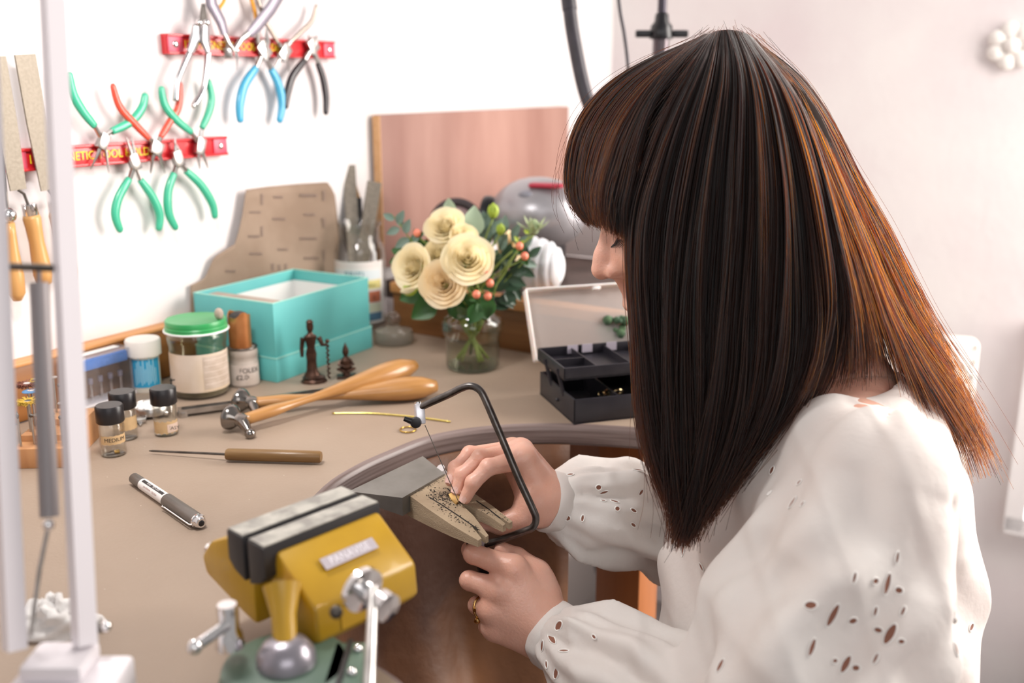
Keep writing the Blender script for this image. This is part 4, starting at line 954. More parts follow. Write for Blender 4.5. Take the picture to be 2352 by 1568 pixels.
def rose(label, px, py, dd, rpx, openness=1.0, m=PET, axis=None, seed=0):
    c = P(px, py, fD + dd); R = mm(rpx, fD + dd); random.seed(seed + 40)
    ax = Vector(axis or (random.uniform(-.3, .3), -1, .45)).normalized(); F = frame(c, ax.orthogonal(), ax)
    t = thing('rose', label, 'rose', F, 'cream roses in the bouquet')
    layers = 7; bpy.context.view_layer.update()
    for i in range(layers):
        q = i / (layers - 1); n = 3 if i < 2 else (4 if i < 4 else 5); Rl = R * (.14 + .80 * q ** 1.05); Hl = R * (.72 - .30 * q * openness); flare = R * (.02 + .22 * q ** 2 * openness)
        for k in range(n):
            a0 = k * 2 * math.pi / n + i * .9 + random.uniform(-.15, .15); wd = (1.25 if i < 3 else .95) * 2 * math.pi / n * .62; rows = []
            for v_ in range(7):
                v = v_ / 6; row = []
                for u_ in range(9):
                    u = u_ / 4 - 1; wv = wd * (.45 + .55 * math.sin(min(v * 1.5, 1) * math.pi / 2)); a = a0 + u * wv
                    rr = Rl * (.30 + .70 * v ** .55) + flare * max(0, v - .6) ** 1.4 * 5 * (1 - .3 * u * u) + R * .015 * math.sin(u * 5 + k) * v
                    z = -R * .35 + (Hl + R * .25) * v * (1 - .16 * u * u) - flare * max(0, v - .75) * 1.2 - R * .10 * q
                    row.append((rr * math.cos(a), rr * math.sin(a), z))
                rows.append(row)
            MB().grid(rows).part('petal', m, t, angle=180)
    mb = MB()
    for k in range(5):
        a = k * 1.2566; mb.add([(0, 0, -R * .45), (R * .5 * math.cos(a - .4), R * .5 * math.sin(a - .4), -R * .4), (R * .95 * math.cos(a), R * .95 * math.sin(a), -R * .30), (R * .5 * math.cos(a + .4), R * .5 * math.sin(a + .4), -R * .4)], [(0, 1, 2, 3)])
    mb.sphere((0, 0, -R * .42), R * .22, 10); mb.part('calyx', LIM, t)
    stem(t, F @ Vector((0, 0, -R * .45)), foot); return t
rose('large open cream rose at the top of the bouquet', 1022, 520, -.02, 41, .9, PET, (-.25, -.8, .75), 1)
rose('half open cream rose just right of the top rose', 1064, 547, -.035, 32, .45, PET, (.3, -.9, .5), 2)
rose('cream rose at the far left of the bouquet', 948, 612, -.035, 45, .9, PET, (-.55, -.85, .35), 3)
rose('widest cream rose in the middle of the bouquet', 1075, 597, -.06, 51, .95, PET, (.1, -1, .55), 4)
rose('lowest cream rose at the front of the bouquet', 1019, 652, -.06, 47, .95, PET2, (-.1, -1, .35), 5)
rose('small cream rose tucked between the larger ones', 1005, 580, -.03, 30, .3, PET, (-.2, -.8, .7), 6)
rose('peach rose at the right of the bouquet behind the berries', 1168, 566, .02, 32, .8, PET2, (.6, -.7, .4), 7)
def bud(label, px, py, dd, rpx, ax, m1=LIM, m2=PET):
    c = P(px, py, fD + dd); R = mm(rpx, fD + dd); F = frame(c, Vector(ax).orthogonal(), ax); t = thing('rose_bud', label, 'bud', F, 'closed buds in the bouquet'); bpy.context.view_layer.update()
    MB().lathe([(R * .35, -R), (R * .85, -R * .5), (R * .95, 0), (R * .6, R * .8), (R * .12, R * 1.4)], 12).part('bud_body', m2, t, angle=180)
    for k in range(4):
        a = k * math.pi / 2; rows = []
        for v_ in range(5):
            v = v_ / 4; w_ = .6 * (1 - v) ** .7 + .03; rr = R * (.5 + .55 * math.sin(v * 2.6))
            rows.append([(rr * math.cos(a + u * w_), rr * math.sin(a + u * w_), -R * 1.05 + R * 2.1 * v) for u in (-1, -.3, .3, 1)])
        MB().grid(rows).part('sepal', m1, t, angle=180)
    stem(t, F @ Vector((0, 0, -R)), foot, .0013)
bud('green tipped closed bud hanging at the lower left of the bouquet', 942, 662, -.03, 17, (-.8, -.3, -.25))
bud('upright lime green bud standing tallest in the bouquet', 1133, 485, 0, 14, (0, 0, 1), LIM, LIM)
bud('small lime green bud beside the thistle', 1150, 527, -.01, 11, (.1, -.2, 1), LIM, LIM)
def leaf(t, c, d, n, L, wd, m, curl=.15, name='leaf'):
    d = Vector(d).normalized(); n = Vector(n); s = d.cross(n).normalized(); n = s.cross(d); rows = []
    for i in range(8):
        v = i / 7; w = wd * math.sin(math.pi * min(1, (v * .96 + .02)) ** .8) ** .9 + wd * .02
        base = Vector(c) + d * (L * v) - n * (curl * L * v * v)
        rows.append([base - s * w + n * (w * .35), base - s * w * .5 + n * (w * .08), base, base + s * w * .5 + n * (w * .08), base + s * w + n * (w * .35)])
    return MB().grid(rows).part(name, m, t, angle=180)
def sprig(label, px_path, dd, leaves, m, name='leaf_sprig', cat='foliage', L=22, wd=8):
    dep = fD + dd; pts = [P(x, y, dep) for x, y in px_path]; o0 = pts[-1]; t = thing(name, label, cat, o0, 'green sprigs in the bouquet'); bpy.context.view_layer.update()
    full = bez([neck] + pts, 6); MB().tube([q - o0 for q in full], [.0013 - .0007 * i / len(full) for i in range(len(full))], 6).part('stem', STM, t, angle=180)
    for (x, y, ang, sc) in leaves:
        c = P(x, y, dep + random.uniform(-.008, .008)) - o0; a = math.radians(ang)
        leaf(t, c, (math.cos(a), random.uniform(-.35, .25), math.sin(a)), (random.uniform(-.4, .4), -1, .35), mm(L * sc, dep), mm(wd * sc, dep), m)
random.seed(21)
sprig('grey green eucalyptus sprig sticking out at the upper left', [(985, 600), (950, 560), (915, 510), (897, 490)], -.01,
      [(905, 505, 150, 1.2), (912, 512, 60, 1.4), (918, 525, 200, 1.4), (930, 535, 70, 1.5), (940, 548, 210, 1.6), (950, 556, 60, 1.3), (920, 520, 100, 1.2), (955, 565, 190, 1.2)], GRY, L=24, wd=7)
sprig('broad dark green leaves at the left behind the roses', [(990, 640), (960, 580), (930, 570)], .01,
      [(985, 575, 175, 2.6), (960, 590, 160, 2.2), (925, 600, 185, 1.2), (975, 665, 200, 2.2), (1000, 690, 215, 2.4), (960, 690, 10, 1.6)], GRN, L=28, wd=11)
sprig('broad green leaves over the mouth of the jar', [(1070, 700), (1062, 690)], -.045,
      [(1060, 690, 235, 2.0), (1085, 690, 265, 2.2), (1105, 685, 290, 2.0), (1075, 675, 250, 2.2), (1120, 680, 260, 2.2), (1050, 700, 280, 1.7), (1100, 700, 245, 1.8)], GRN, L=26, wd=11)
sprig('dark green leafy sprig at the lower right of the bouquet', [(1120, 690), (1165, 640), (1215, 590)], -.005,
      [(1130, 660, 160, 1.3), (1140, 650, 20, 1.5), (1160, 640, 100, 1.4), (1170, 640, -20, 1.6), (1185, 625, 60, 1.4), (1195, 615, -30, 1.5), (1205, 600, 80, 1.3), (1215, 590, 40, 1.4), (1150, 680, -40, 1.6), (1180, 660, -60, 1.4), (1120, 640, 130, 1.6), (1105, 655, 200, 1.2)], GRD, L=26, wd=7)
sprig('dense grey green foliage behind the middle rose', [(1100, 640), (1120, 570), (1135, 530)], .015,
      [(1100, 545, 110, 1.8), (1110, 530, 90, 1.8), (1120, 545, 70, 1.7), (1135, 560, 50, 1.5), (1150, 560, 100, 1.5), (1095, 520, 120, 1.5), (1130, 590, 30, 1.5), (1160, 585, 60, 1.5), (1180, 560, 80, 1.3), (1140, 610, 10, 1.5), (1145, 540, 130, 1.4), (1110, 570, 60, 1.6)], GRY, L=26, wd=7)
sprig('large pale sage leaf standing up behind the top rose', [(1070, 560), (1080, 520)], .0, [(1080, 545, 80, 2.4), (1035, 500, 95, 1.5)], mat('leaf_pale', 'a9bda3', .6, trans=.2), L=30, wd=11)
sprig('brown twig with lime leaf buds at the right', [(1150, 640), (1180, 590), (1215, 540), (1225, 515)], -.02,
      [(1222, 520, 70, 1.0), (1215, 535, 150, .9), (1190, 555, 120, 1.0), (1195, 560, 40, .9)], LIM, L=16, wd=5)
sprig('dense dark leaves filling the middle right of the bouquet', [(1110, 690), (1140, 640), (1160, 600)], .0,
      [(1110, 640, 100, 1.7), (1125, 625, 60, 1.8), (1140, 615, 120, 1.7), (1150, 600, 40, 1.7), (1165, 600, 80, 1.6), (1130, 665, 30, 1.8), (1150, 650, -10, 1.8), (1165, 635, 20, 1.7), (1105, 670, 140, 1.6), (1125, 690, -20, 1.7), (1145, 690, 10, 1.5), (1180, 600, 110, 1.5), (1095, 620, 80, 1.6), (1160, 670, -50, 1.5)], GRD, L=28, wd=9)
sprig('narrow grey green leaves at the top right of the bouquet', [(1130, 600), (1170, 560), (1200, 545)], .01,
      [(1115, 525, 80, 1.6), (1130, 535, 60, 1.6), (1160, 535, 90, 1.6), (1175, 545, 60, 1.5), (1190, 560, 30, 1.5), (1205, 570, 60, 1.4), (1170, 580, 10, 1.6), (1120, 555, 130, 1.5), (1150, 575, 70, 1.6), (1200, 600, -20, 1.5)], GRY, L=26, wd=6)
# thistle head
c = P(1226, 525, fD - .01); t = thing('thistle', 'spiky pale green sea holly head at the right of the bouquet', 'thistle', c); bpy.context.view_layer.update()
MB().sphere((0, 0, .002), mm(13, fD), 14, sc=(1, 1, 1.45)).part('cone_head', mat('thistle_cone', '9fae86', .8, col2='8b9c74', scale=700, bump=.001), t)
for k in range(11):
    a = k * .571; leaf(t, (0, 0, -.006), (math.cos(a), math.sin(a) * .7, .55 + .3 * math.sin(k * 2)), (0, -.3, 1), .026, .0028, mat('bract', 'b2bf98', .6, trans=.2), -.2, 'bract')
stem(t, c + Vector((0, 0, -.008)), foot, .0016)
# berries
random.seed(9); BER = mat('berry_coral', 'e8735c', .35, col2='ea8a6c', scale=60, coat=.3)
for i_, (x, y, dd, lb) in enumerate([(1094, 676, -.075, 'coral berry lowest at the front above the jar'), (1125, 650, -.06, 'coral berry at the right below the widest rose'), (1117, 628, -.06, 'coral berry tucked under the widest rose'),
        (1120, 680, -.05, 'half hidden coral berry beside the jar rim'), (1193, 565, -.02, 'coral berry at the right beside the peach rose'), (1205, 588, -.02, 'coral berry furthest right in the bouquet'), (958, 535, -.02, 'coral berry at the upper left beside the eucalyptus'), (988, 545, 0, 'coral berry half hidden behind the top rose')]):
    c = P(x, y, fD + dd); t = thing('berry', lb, 'berry', c, 'coral berries in the bouquet'); bpy.context.view_layer.update()
    MB().sphere((0, 0, 0), mm(9, fD), 14, sc=(1, 1, 1.1)).part('fruit', BER, t, angle=180)
    for k in range(4): leaf(t, (0, .002, -.004), (math.cos(k * 1.57 + .4), .2, math.sin(k * 1.57 + .4)), (0, -1, 0), .010, .0035, GRN, 0, 'sepal')
    stem(t, c + Vector((0, .003, -.004)), foot, .0010)

# ------------------------------------------------------------------ small vice in the foreground
JC = Vector((-.135, .600, Z0 + .085)); jx = Vector((.065, .0715, 0)).normalized(); VF = frame(JC, jx)
vise = thing('bench_vice', 'yellow tilting bench vice with black jaw pads and green base in the foreground', 'vice', Matrix.Translation(Vector((JC.x, JC.y, Z0))))
V = Matrix.Translation((0, 0, .085)) @ VF.to_3x3().to_4x4()
YLW = mat('vice_yellow', 'c0951c', .4, col2='b08616', scale=20, coat=.25); GRNB = mat('vice_green', '5d7463', .45, col2='52685a', scale=25, coat=.1)
JAW = mat('jaw_black', '2a2729', .5); JTOP = mat('jaw_worn_top', 'b7b3a9', .5, col2='8f8b84', scale=60, ramp=(.4, .6))
def yz_prism(prof, x0, x1, M, bev=.0):   # profile in local y-z, extruded along local x
    R = Matrix(((0, 0, 1, 0), (1, 0, 0, 0), (0, 1, 0, 0), (0, 0, 0, 1)))
    return MB().prism(prof, x0, x1, M @ R, bev)
for sy, nm in ((-1, 'front'), (1, 'rear')):
    j = yz_prism([(sy * .0025, 0), (sy * .0205, 0), (sy * .0205, -.020), (sy * .014, -.026), (sy * .0025, -.030)], -.046, .046, V, .001).part('jaw_pad', JAW, vise)
    yz_prism([(sy * .0035, .0003), (sy * .0195, .0003), (sy * .0195, .0011), (sy * .0035, .0011)], -.045, .045, V).part('worn_face', JTOP, j)
yz_prism([(-.0208, -.004), (-.058, -.030), (-.060, -.052), (-.046, -.064), (-.012, -.060), (-.012, -.026)], -.038, .044, V, .003).part('front_jaw_body', YLW, vise)
yz_prism([(.0208, -.006), (.050, -.020), (.062, -.034), (.058, -.046), (.012, -.060), (.0, -.062), (.0, -.032), (.014, -.027)], -.042, .010, V, .003).part('rear_jaw_body', YLW, vise)
MB().tube([V @ Vector((-.030, .055, -.034)), V @ Vector((-.030, .070, -.036))], .0048, 14).part('guide_rod', CHROME, vise)
yz_prism([(-.0585, -.033), (-.0600, -.050), (-.0605, -.050), (-.0590, -.033)], -.02, .01, V).part('face_plate', YLW, vise)
# printed name strip on the sloping front face
q0 = Vector((0, -.0390, -.0160)); sl = Vector((0, -.0372, -.0260)).normalized(); nn = Vector((0, -.0260, .0372)).normalized()
LF = V @ frame(q0 + nn * .0014, (1, 0, 0), nn)
lbp = MB().box(.004, 0, 0, .042, .0085, .0004, LF).part('name_strip', mat('strip_silver', 'b8aeb4', .5), vise)
text_mb('PANAVISE', .0075, LF @ Matrix.Translation((.004, 0, .0004)), xs=.95).part('lettering', mat('white_print', 'efe9ee', .5), lbp, smooth=False)
I0 = Matrix.Translation(-Vector((JC.x, JC.y, Z0)))
pc1, pc0 = I0 @ P(648, 1352, .595), I0 @ P(656, 1492, .578)
MB().tube([pc0, pc0.lerp(pc1, .55), pc1.lerp(pc0, -.05)], [.0070, .0074, .0115], 18).part('neck', YLW, vise)
MB().lathe([(.0175, -.010), (.0170, .0), (.013, .006), (.008, .009), (.0, .009)], 28, Matrix.Translation(pc0 + Vector((0, 0, -.002)))).part('ball_socket', mat('socket_grey', '9c979f', .3, .7), vise)
bc = Vector((pc0.x, pc0.y, 0)); zb = pc0.z - .008
MB().lathe([(.044, 0), (.044, zb * .35), (.039, zb * .7), (.037, zb * .95), (.034, zb), (.0, zb)], 40, Matrix.Translation(bc)).part('base', GRNB, vise, angle=35)
MB().box(bc.x + .034, bc.y - .002, zb * .5, .022, .05, zb, bev=.003).part('clamp_lug', GRNB, vise)
MB().box(bc.x + .034, bc.y - .002, zb + .0004, .003, .05, .002).part('clamp_slot', BLACKP, vise)
for dy in (-.012, .012): MB().sphere((bc.x + .040, bc.y + dy, zb + .001), .003, 10).part('bolt', CHROME, vise)
MB().box(bc.x - .042, bc.y - .015, .006, .045, .045, .012, bev=.003).part('base_foot', GRNB, vise)
lv = I0 @ P(522, 1398, .575); MB().lathe([(.0085, -.024), (.0075, -.016), (.0058, -.013), (.0062, .0), (.0055, .003), (0, .003)], 18, Matrix.Translation(lv)).part('clamp_post', CHROME, vise)
MB().tube([lv + Vector((0, -.004, -.008)), I0 @ P(447, 1485, .555)], .0034, 12).part('clamp_lever', CHROME, vise)
MB().sphere(I0 @ P(447, 1485, .555), .0045, 12).part('lever_end', CHROME, vise)
wv = I0 @ P(858, 1372, .565); ax = (V.to_3x3() @ Vector((0, -1, -.15))).normalized(); Fw = frame(wv, ax.orthogonal(), ax)
MB().lathe([(.0135, -.012), (.0135, -.008), (.006, -.007), (.006, .004), (.0085, .006), (.0085, .013), (.0, .015)], 24, Fw).part('screw_hub', CHROME, vise)
MB().tube([wv + Vector((0, 0, .006)), I0 @ P(845, 1640, .50)], .0030, 12).part('tommy_bar', STEEL, vise)
MB().sphere(I0 @ P(772, 1405, .56), .004, 10, sc=(1, 1, 1)).part('body_bolt', STEEL_D, vise)

# ------------------------------------------------------------------ white spring balanced lamp at the left edge
lo = P(110, 1500, .55); lamp = thing('desk_lamp', 'white spring balanced desk lamp arm rising at the left edge', 'lamp', Vector((lo.x, lo.y, Z0)))
o0 = Vector((lo.x, lo.y, Z0)); q = lambda px, py, d_: P(px, py, d_) - o0
LW = mat('lamp_white', 'e8e2e6', .4)
MB().tube([q(195, 1478, .55), q(120, 0, .55), q(60, -700, .58)], .0052, 4, up=(.7, -.7, 0)).part('arm_tube', LW, lamp, smooth=False)
MB().tube([q(34, 1490, .54), q(-38, 0, .54), q(-90, -700, .58)], .0050, 4, up=(.7, -.7, 0)).part('arm_tube', LW, lamp, smooth=False)
SPR = mat('spring_sleeve', '8f898a', .5, .2)
MB().tube([q(90, 650, .56), q(114, 1186, .555)], .0052, 14).part('spring', SPR, lamp)
MB().tube([q(90, 655, .56), q(88, 612, .555)], .0014, 8).part('spring_rod', SPR, lamp)
MB().tube([q(25, 612, .55), q(138, 616, .55)], .0022, 8).part('cross_pin', STEEL_D, lamp)
MB().sphere(q(112, 1205, .55), .0034, 10).part('hook_ball', CHROME, lamp)
MB().tube([q(112, 1205, .55), q(92, 1300, .55), q(78, 1400, .55), q(72, 1460, .55)], .0013, 8).part('hook_wire', STEEL, lamp)
b0 = q(165, 1590, .545); MB().box(b0.x + .0, b0.y, (b0.z + .012) / 2, .058, .04, b0.z + .012, bev=.004).part('bracket', LW, lamp)
MB().box(b0.x - .006, b0.y + .004, b0.z + .0165, .034, .028, .010, bev=.003).part('bracket_top', LW, lamp)
MB().tube([q(205, 1440, .56), q(242, 1440, .56)], .0030, 10).part('pivot_bolt', STEEL_D, lamp)
MB().sphere(q(243, 1438, .56), .0034, 10).part('bolt_head', CHROME, lamp)
# the lamp's head, above the picture, lights the bench
LH = Vector((-.30, .80, Z0 + .62))
hd = frame(LH - o0, (1, 0, 0), Vector((0.02, -.05, 1)))
MB().tube([q(60, -700, .58), LH - o0 + Vector((-.05, -.1, .12)), LH - o0 + Vector((0, 0, .09))], .006, 8).part('upper_arm', LW, lamp)
solidify(MB().lathe([(.085, -.005), (.08, .03), (.05, .075), (.028, .095)], 32, hd).part('lamp_shade', LW, lamp, angle=180), .0015)
MB().sphere((0, 0, .045), .026, 16, hd).part('bulb', mat('bulb_glow', 'fff1e0', .5, emit=6.0), lamp, angle=180)
area_light('lamp_light', LH + Vector((0, 0, -.008)), LH + Vector((-.05, .22, -1)), .15, 3.6, (1.0, .975, .95), disk=True, spread=165)
# crumpled tissue by the lamp
c = G(135, 1440, .0); t = thing('crumpled_tissue', 'crumpled white tissue lying behind the lamp bracket', 'tissue', c)
random.seed(2); rows = []
for i in range(12):
    th = math.pi / 2 * i / 11; row = []
    for j in range(24):
        a = 2 * math.pi * j / 24; n_ = 1 + .16 * math.sin(3 * a + i) + .12 * math.sin(5 * a - 2 * i) + random.uniform(-.05, .05)
        row.append((.026 * n_ * math.cos(th) * math.cos(a), .018 * n_ * math.cos(th) * math.sin(a), .020 * math.sin(th) * n_))
    rows.append(row)
MB().grid(rows, close=True).part('tissue', mat('tissue_white', 'f3efec', .9, trans=.15), t, angle=180)

# ------------------------------------------------------------------ bench pin, work piece and piercing saw
zA, zT = -.004, -.013
pA, pB = G(934, 1133, zA), G(1024, 1089, zA); o0 = pA.copy()
pin = thing('bench_pin', 'worn wooden V slot bench pin clamped in a steel anvil plate', 'bench pin', o0)
yd = (pB - pA).normalized(); out = Vector((yd.y, -yd.x, 0))
if out.y > 0: out = -out
mx_ = (G(1110, 1236, zT) - o0).dot(out)
PINW = mat('pin_wood', 'b49f83', .75, col2='98836a', scale=9, stretch=(2, 2, 12), bump=.0006, bscale=180, detail=7)
def pz(px, py):
    z = zA
    for _ in range(6): z = zA + (zT - zA) * max(0, min(1, (G(px, py, z) - o0).dot(out) / mx_))
    return G(px, py, z) - o0
mb = MB()
def block(q):                                            # four pixel corners of a piece of the sloping top
    t_ = [pz(*c_) for c_ in q]; b_ = [p_ - Vector((0, 0, .0215 - .0155 * max(0, min(1, p_.dot(out) / mx_)))) for p_ in t_]
    mb.add(t_ + b_, [(0, 1, 2, 3), (7, 6, 5, 4), (0, 4, 5, 1), (1, 5, 6, 2), (2, 6, 7, 3), (3, 7, 4, 0)])
Lo = [(934, 1133), (985, 1170), (1040, 1207)]; Li = [(979, 1111), (1056, 1154), (1088, 1184)]; Ri = [(979, 1111), (1058, 1153), (1106, 1173)]; Ro = [(1024, 1089), (1085, 1130), (1132, 1162)]
for k in range(2): block([Lo[k], Lo[k + 1], Li[k + 1], Li[k]]); block([Ri[k], Ri[k + 1], Ro[k + 1], Ro[k]])
block([(1040, 1207), (1098, 1241), (1106, 1236), (1082, 1205)]); block([(1078, 1200), (1116, 1233), (1122, 1229), (1088, 1184)]); block([(1040, 1207), (1082, 1205), (1080, 1200), (1088, 1184)])
block([(1106, 1173), (1155, 1207), (1162, 1203), (1136, 1180)]); block([(1128, 1174), (1170, 1201), (1177, 1197), (1132, 1162)]); block([(1106, 1173), (1136, 1180), (1128, 1174), (1132, 1162)])
wp = mb.part('wooden_pin', PINW, pin, smooth=False)
def pin_pt(px, py):
    # height of the sloping top under a pixel
    z = zA
    for _ in range(6):
        p_ = G(px, py, z) - o0; z = zA + (zT - zA) * max(0, min(1, p_.dot(out) / mx_))
    return G(px, py, z) - o0
DRK = mat('saw_cut_dark', '1d1612', .8)
for path in ([(988, 1143), (1020, 1163), (1052, 1184), (1084, 1206), (1098, 1217)], [(1094, 1150), (1122, 1169), (1148, 1190)], [(1028, 1122), (1045, 1140), (1057, 1155)]):
    pts = [pin_pt(*q_) + Vector((0, 0, .0002)) for q_ in path]; MB().tube(pts, [.0007] * len(pts), 5, flat=(.5, 1), up=(0, 0, 1)).part('saw_kerf', DRK, wp)
random.seed(33); mb = MB()
def speck(px, py, r_):
    p_ = pin_pt(px, py) + Vector((0, 0, .0003)); k_ = random.randint(5, 7); e_ = random.uniform(.6, 1.5)
    mb.add([p_ + Vector((r_ * e_ * math.cos(6.283 * j / k_), r_ * math.sin(6.283 * j / k_), 0)) for j in range(k_)], [tuple(range(k_))])
for _ in range(230):
    u, v = random.gauss(0, 1), random.gauss(0, 1); x = 1018 + 22 * u; y = 1141 + 10 * v + .45 * (x - 1018) * .6
    if (x - 934) * .62 + 1133 - 3 > y and y > 1100 + abs(x - 1020) * .15 and x < 1060: speck(x, y, random.uniform(.0003, .0009))
for _ in range(90):
    f_ = random.random(); x = 1010 + 95 * f_ + random.gauss(0, 7); y = 1163 + 62 * f_ + random.gauss(0, 5)
    if y < 1133 + (x - 934) * .66 - 4 and y > 1118 + (x - 990) * .85: speck(x, y, random.uniform(.0003, .0007))
for k in range(40): speck(954 + 1.7 * k + random.gauss(0, 2), 1126 - .78 * k + random.gauss(0, 2.2) + 4, random.uniform(.00025, .0006))
for _ in range(45): f_ = random.random(); speck(1085 + 85 * f_ + random.gauss(0, 3), 1158 + 40 * f_ + random.gauss(0, 4), random.uniform(.0003, .0006))
dm = mb.part('drill_marks', DRK, wp, smooth=False); dm['kind'] = 'stuff'
# steel anvil plate
PL = mat('anvil_steel', '8f8c87', .42, .55, col2='7c7974', scale=25)
pts = [G(801, 1128, .0035), G(924, 1143, -.002), G(1021, 1087, -.002), G(971, 1047, .0035)]; pts = [p_ - o0 for p_ in pts]
m0 = MB(); lo_ = [pts[0] - Vector((0, 0, .006)), pts[1] - Vector((0, 0, .0175)), pts[2] - Vector((0, 0, .0175)), pts[3] - Vector((0, 0, .006))]
m0.add(pts + lo_, [(0, 1, 2, 3), (7, 6, 5, 4), (0, 4, 5, 1), (1, 5, 6, 2), (2, 6, 7, 3), (3, 7, 4, 0)]); m0.part('anvil_plate', PL, pin, smooth=False)
q0 = G(1012, 1075, .0) - o0; MB().tube([q0, G(1026, 1092, -.012) - o0], .0042, 12).part('clamp_screw', CHROME, pin)
# saw frame
cD = depth_of(G(1056, 1158, -.007))
S = lambda px, py, dd=0.0: P(px, py, cD + dd)
AR = .030                                                    # the back of the frame lies further from the photographer
fr_pts = [S(962, 937, .0), S(985, 926, -.004), S(1030, 906, -.012), S(1058, 892, -.017), S(1080, 886, -.020), S(1100, 894, -.022), S(1114, 916, -.023), S(1150, 1000, -.023), S(1190, 1095, -.023), S(1222, 1165, -.023), S(1231, 1190, -.022), S(1224, 1210, -.020), S(1200, 1221, -.015), S(1150, 1239, -.006), S(1108, 1250, .001)]
so0 = S(1108, 1250, .003); saw = thing('piercing_saw', 'piercing saw with dark steel frame, silver clamp and fine blade', 'saw', so0)
SAWM = mat('saw_steel', '6f6a67', .30, .9, col2='565250', scale=120)
sp_ = bez(fr_pts, 5); MB().tube([p_ - so0 for p_ in sp_], .0033, 12).part('frame', SAWM, saw, angle=180)
up_ = (S(958, 932, .0) - S(976, 978, 0)).normalized(); bl0, bl1 = S(976, 976, 0), S(1091, 1238, .001)
cF_ = frame(S(964, 950, .001) - so0, Vector((1, .25, 0)), up_)
ALU = mat('clamp_alu', 'dcdadf', .3, .6)
MB().box(0, 0, 0, .0085, .011, .0185, cF_, bev=.0012).part('upper_clamp', ALU, saw)
MB().lathe([(.0028, 0), (.003, .002), (.0, .0026)], 12, cF_ @ Matrix.Translation((-.001, 0, .0088))).part('clamp_bolt', CHROME, saw)
kn = S(955, 970, -.006) - so0
kF = frame(kn, Vector((1, 0, -.3)), Vector((.25, -1, .1)))
wn_ = MB().lathe([(.0048, -.003), (.0052, .0), (.0045, .004), (.0, .0048)], 18, kF).part('wing_nut', BLACKP, saw)
MB().tube([kn, S(942, 966, -.008) - so0, S(928, 961, -.009) - so0], [.0034, .0028, .0022], 10).part('wing_lever', BLACKP, saw)
MB().tube([bl0 - so0, bl1 - so0], .00042, 6).part('blade', mat('blade_steel', '8b8680', .3, .9), saw)
MB().box(*(S(1104, 1240, .001) - so0), .008, .010, .012, bev=.001).part('lower_clamp', ALU, saw)
MB().tube([S(1075, 1240, -.002) - so0, S(1096, 1250, -.002) - so0], [.0045, .0052], 14).part('lower_wing_nut', BLACKP, saw)
hA, hB_ = S(1102, 1256, .004), S(1150, 1395, .012)
MB().tube([p_ - so0 for p_ in (hA, hA.lerp(hB_, .15), hA.lerp(hB_, .5), hB_)], [.006, .0082, .0092, .0085], 18).part('handle', mat('saw_handle', '1c1718', .4), saw, angle=180)
# small gold piece under the fingers
g0 = pin_pt(1042, 1143) + o0 + Vector((0, 0, .0012))
gp = [(1030, 1137), (1038, 1133), (1057, 1143), (1056, 1154), (1048, 1160), (1036, 1149)]
gpt = [pin_pt(*q_) + o0 for q_ in gp]; c0 = sum(gpt, Vector()) / len(gpt)
gm = MB().prism([((p_ - c0).x, (p_ - c0).y) for p_ in gpt], .0003, .0016, None, .0002).part('gold_sheet', mat('gold', 'e6c27a', .28, 1.0), None, T=Matrix.Translation(Vector((c0.x, c0.y, c0.z))), smooth=False)
gm.rotation_euler = (0.05, 0, 0); tag(gm, 'small curved piece of gold sheet being cut under the fingers', 'gold sheet')
# ------------------------------------------------------------------ the woman at the bench
def A3(v): return np.array((v.x, v.y, v.z), dtype=np.float32)
def sd_cone(Pn, a, b, r1, r2):
    a, b = A3(a), A3(b); ba = b - a; pa = Pn - a
    t = np.clip((pa @ ba) / max(float(ba @ ba), 1e-9), 0, 1)
    return np.sqrt(((pa - t[..., None] * ba) ** 2).sum(-1)) - (r1 + (r2 - r1) * t), t
def sd_ell(Pn, c, R, r):                       # R: 3x3 columns = local axes
    q = (Pn - A3(c)) @ np.array(R, dtype=np.float32); r = np.array(r, dtype=np.float32)
    k0 = np.sqrt(((q / r) ** 2).sum(-1)); k1 = np.sqrt(((q / (r * r)) ** 2).sum(-1)) + 1e-6
    return k0 * (k0 - 1) / k1
def smin(a, b, k):
    h = np.clip(.5 + .5 * (b - a) / k, 0, 1); return b * (1 - h) + a * h - k * h * (1 - h)
def smax(a, b, k): return -smin(-a, -b, k)
